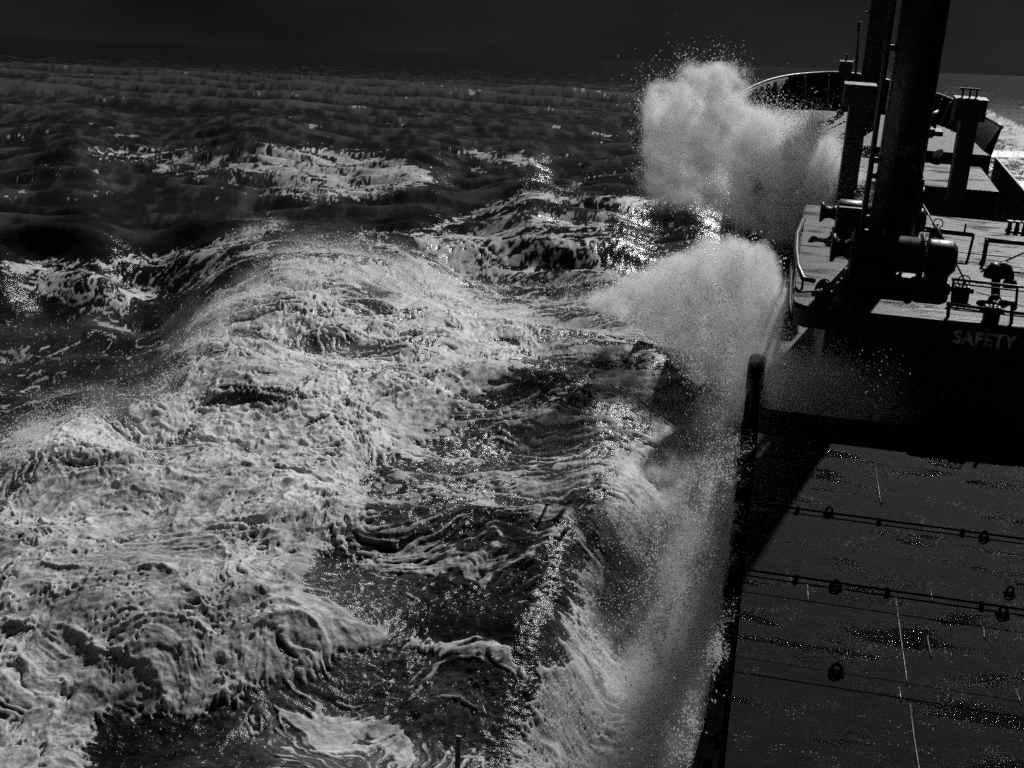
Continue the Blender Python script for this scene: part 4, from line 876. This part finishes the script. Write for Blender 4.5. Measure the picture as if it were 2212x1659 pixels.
# pads, valves and hose clutter on the platform
rg = np.random.default_rng(3)
for i, (x_, y_, lab) in enumerate([(2012,560,'dark valve stand at the right foot of the mast'),(2020,515,'dark hose reel stand beside the upper rail frame'),(2075,645,'dark valve block between the winch motor and the goose neck pipe'),(2140,690,'dark pump unit under the lit edged rail near the right edge'),(1775,655,'low dark fitting left of the big winch near the rounded platform corner')]):
    c_ = at(x_, y_, w=-7.4); T = Thing('deck_fitting', lab, 'fitting', c_)
    T.part('body', MB().box(c_[0]-.16, c_[0]+.16, c_[1]-.12, c_[1]+.12, -7.44, -7.1).tube([(c_[0]-.25, c_[1], -7.2), (c_[0]+.25, c_[1], -7.2)], .06, 10), M_black, .02)
    T.part('hand_wheel', MB().tube([(c_[0]+.13*math.cos(a), c_[1]-.05, -6.98+.13*math.sin(a)) for a in np.linspace(0, 2*math.pi, 17)[:-1]], .018, 6, closed=True), M_rail)
    T.part('stem', MB().tube([(c_[0], c_[1], -7.1), (c_[0], c_[1]-.05, -6.98)], .025, 8), M_black)
# --- lashing bars over the hatch
for (xa, ya), lab in (((1634,1087),'long black lashing bar across the hatch, the farther of two'), ((1620,1232),'long black lashing bar across the hatch, the nearer of two')):
    p_ = at(xa, ya, w=-9.44); T = Thing('lashing_bar', lab, 'bar', (p_[0], p_[1], -9.5), 'lashing bars across the hatch')
    T.part('bar', MB().tube([(p_[0]-.05, p_[1], -9.44), (7.05, p_[1], -9.44)], .019, 10), M_matt)
    for v_ in (1.0, 2.4, 3.8, 5.2): T.part('clamp', MB().box(v_-.035, v_+.035, p_[1]-.06, p_[1]+.035, -9.5, -9.41), M_matt, .01)
# --- mushroom vent and chain on the outboard side of the coaming
c_ = at(1584, 1262, w=-10.0)
mv = Thing('bollard', 'black mushroom headed bollard on the coaming beside the water', 'bollard', c_)
mv.part('foot', MB().tube([(c_[0], c_[1], -10.6), (c_[0], c_[1], -10.0), (c_[0], c_[1], -9.93)], [.17, .17, .12], 16), M_black)
mv.part('cap', MB().tube([(c_[0], c_[1], -9.95), (c_[0], c_[1], -9.74), (c_[0], c_[1], -9.68), (c_[0], c_[1], -9.65)], [.06, .05, .13, .06], 16), M_black)
ch = [(1560,1345),(1558,1375),(1556,1400),(1553,1430),(1551,1455),(1549,1480),(1546,1505),(1543,1530)]
pp = [at(x_, y_, w=-9.8) for x_, y_ in ch]
T = Thing('chain', 'heavy black link chain hanging outboard of the hatch coaming', 'chain', pp[-1])
L_ = np.r_[0, np.cumsum([np.linalg.norm(b-a) for a, b in zip(pp[:-1], pp[1:])])]
nl = 18
def on(s_): return np.array([np.interp(s_, L_, [p_[k_] for p_ in pp]) for k_ in range(3)])
for i in range(nl):
    s_ = L_[-1]*(i+.5)/nl; a, c_, b = on(s_-.01), on(s_), on(s_+.01); d_ = (b-a)/np.linalg.norm(b-a)
    e = np.cross(d_, [1, 0, 0]) if i % 2 else np.cross(d_, [0, .6, 1]); e /= np.linalg.norm(e); hl = L_[-1]/nl*.66
    T.part('link', MB().tube([c_+d_*hl*math.cos(a_)+e*hl*.62*math.sin(a_) for a_ in np.linspace(0, 2*math.pi, 15)[:-1]], .022, 7, closed=True), M_black)
pp = [at(1551, 1512, w=-9.8), at(1538, 1560, w=-9.82), at(1508, 1662, w=-9.86), at(1490, 1730, w=-9.9)]
T = Thing('gangway_strut', 'dark weathered strut leaning outboard below the chain', 'strut', pp[-1])
T.part('beam', MB().tube(pp, [.06, .09, .085, .085], 8), M_matt)
T.part('lug', MB().tube([at(1551, 1500, w=-9.78), at(1540, 1497, w=-9.74)], .03, 8), M_matt)
T.part('lug', MB().tube([at(1540, 1555, w=-9.8), at(1524, 1553, w=-9.74)], .03, 8), M_matt)
T.part('splice', MB().box(pp[2][0]+.02, pp[2][0]+.16, pp[2][1]-.1, pp[2][1]+.3, pp[2][2]-.1, pp[2][2]+.25), M_matt, .02)
# --- flat bar standing close to the camera at the bottom edge
u_ = 7.6; a, b = at(985, 1590, u=u_), at(996, 1590, u=u_)
sb = MB(); sb.box(a[0], b[0], u_, u_+.012, a[2]-2.6, a[2])
sb.tube([((a[0]+b[0])/2, u_-.004, a[2]-.025), ((a[0]+b[0])/2, u_+.016, a[2]-.025)], .008, 10)
tag(sb.build('stanchion', M_post, None, ((a[0]+b[0])/2, u_, a[2]-2.6)), 'slim flat metal bar standing upright at the bottom edge before the foam', 'stanchion')
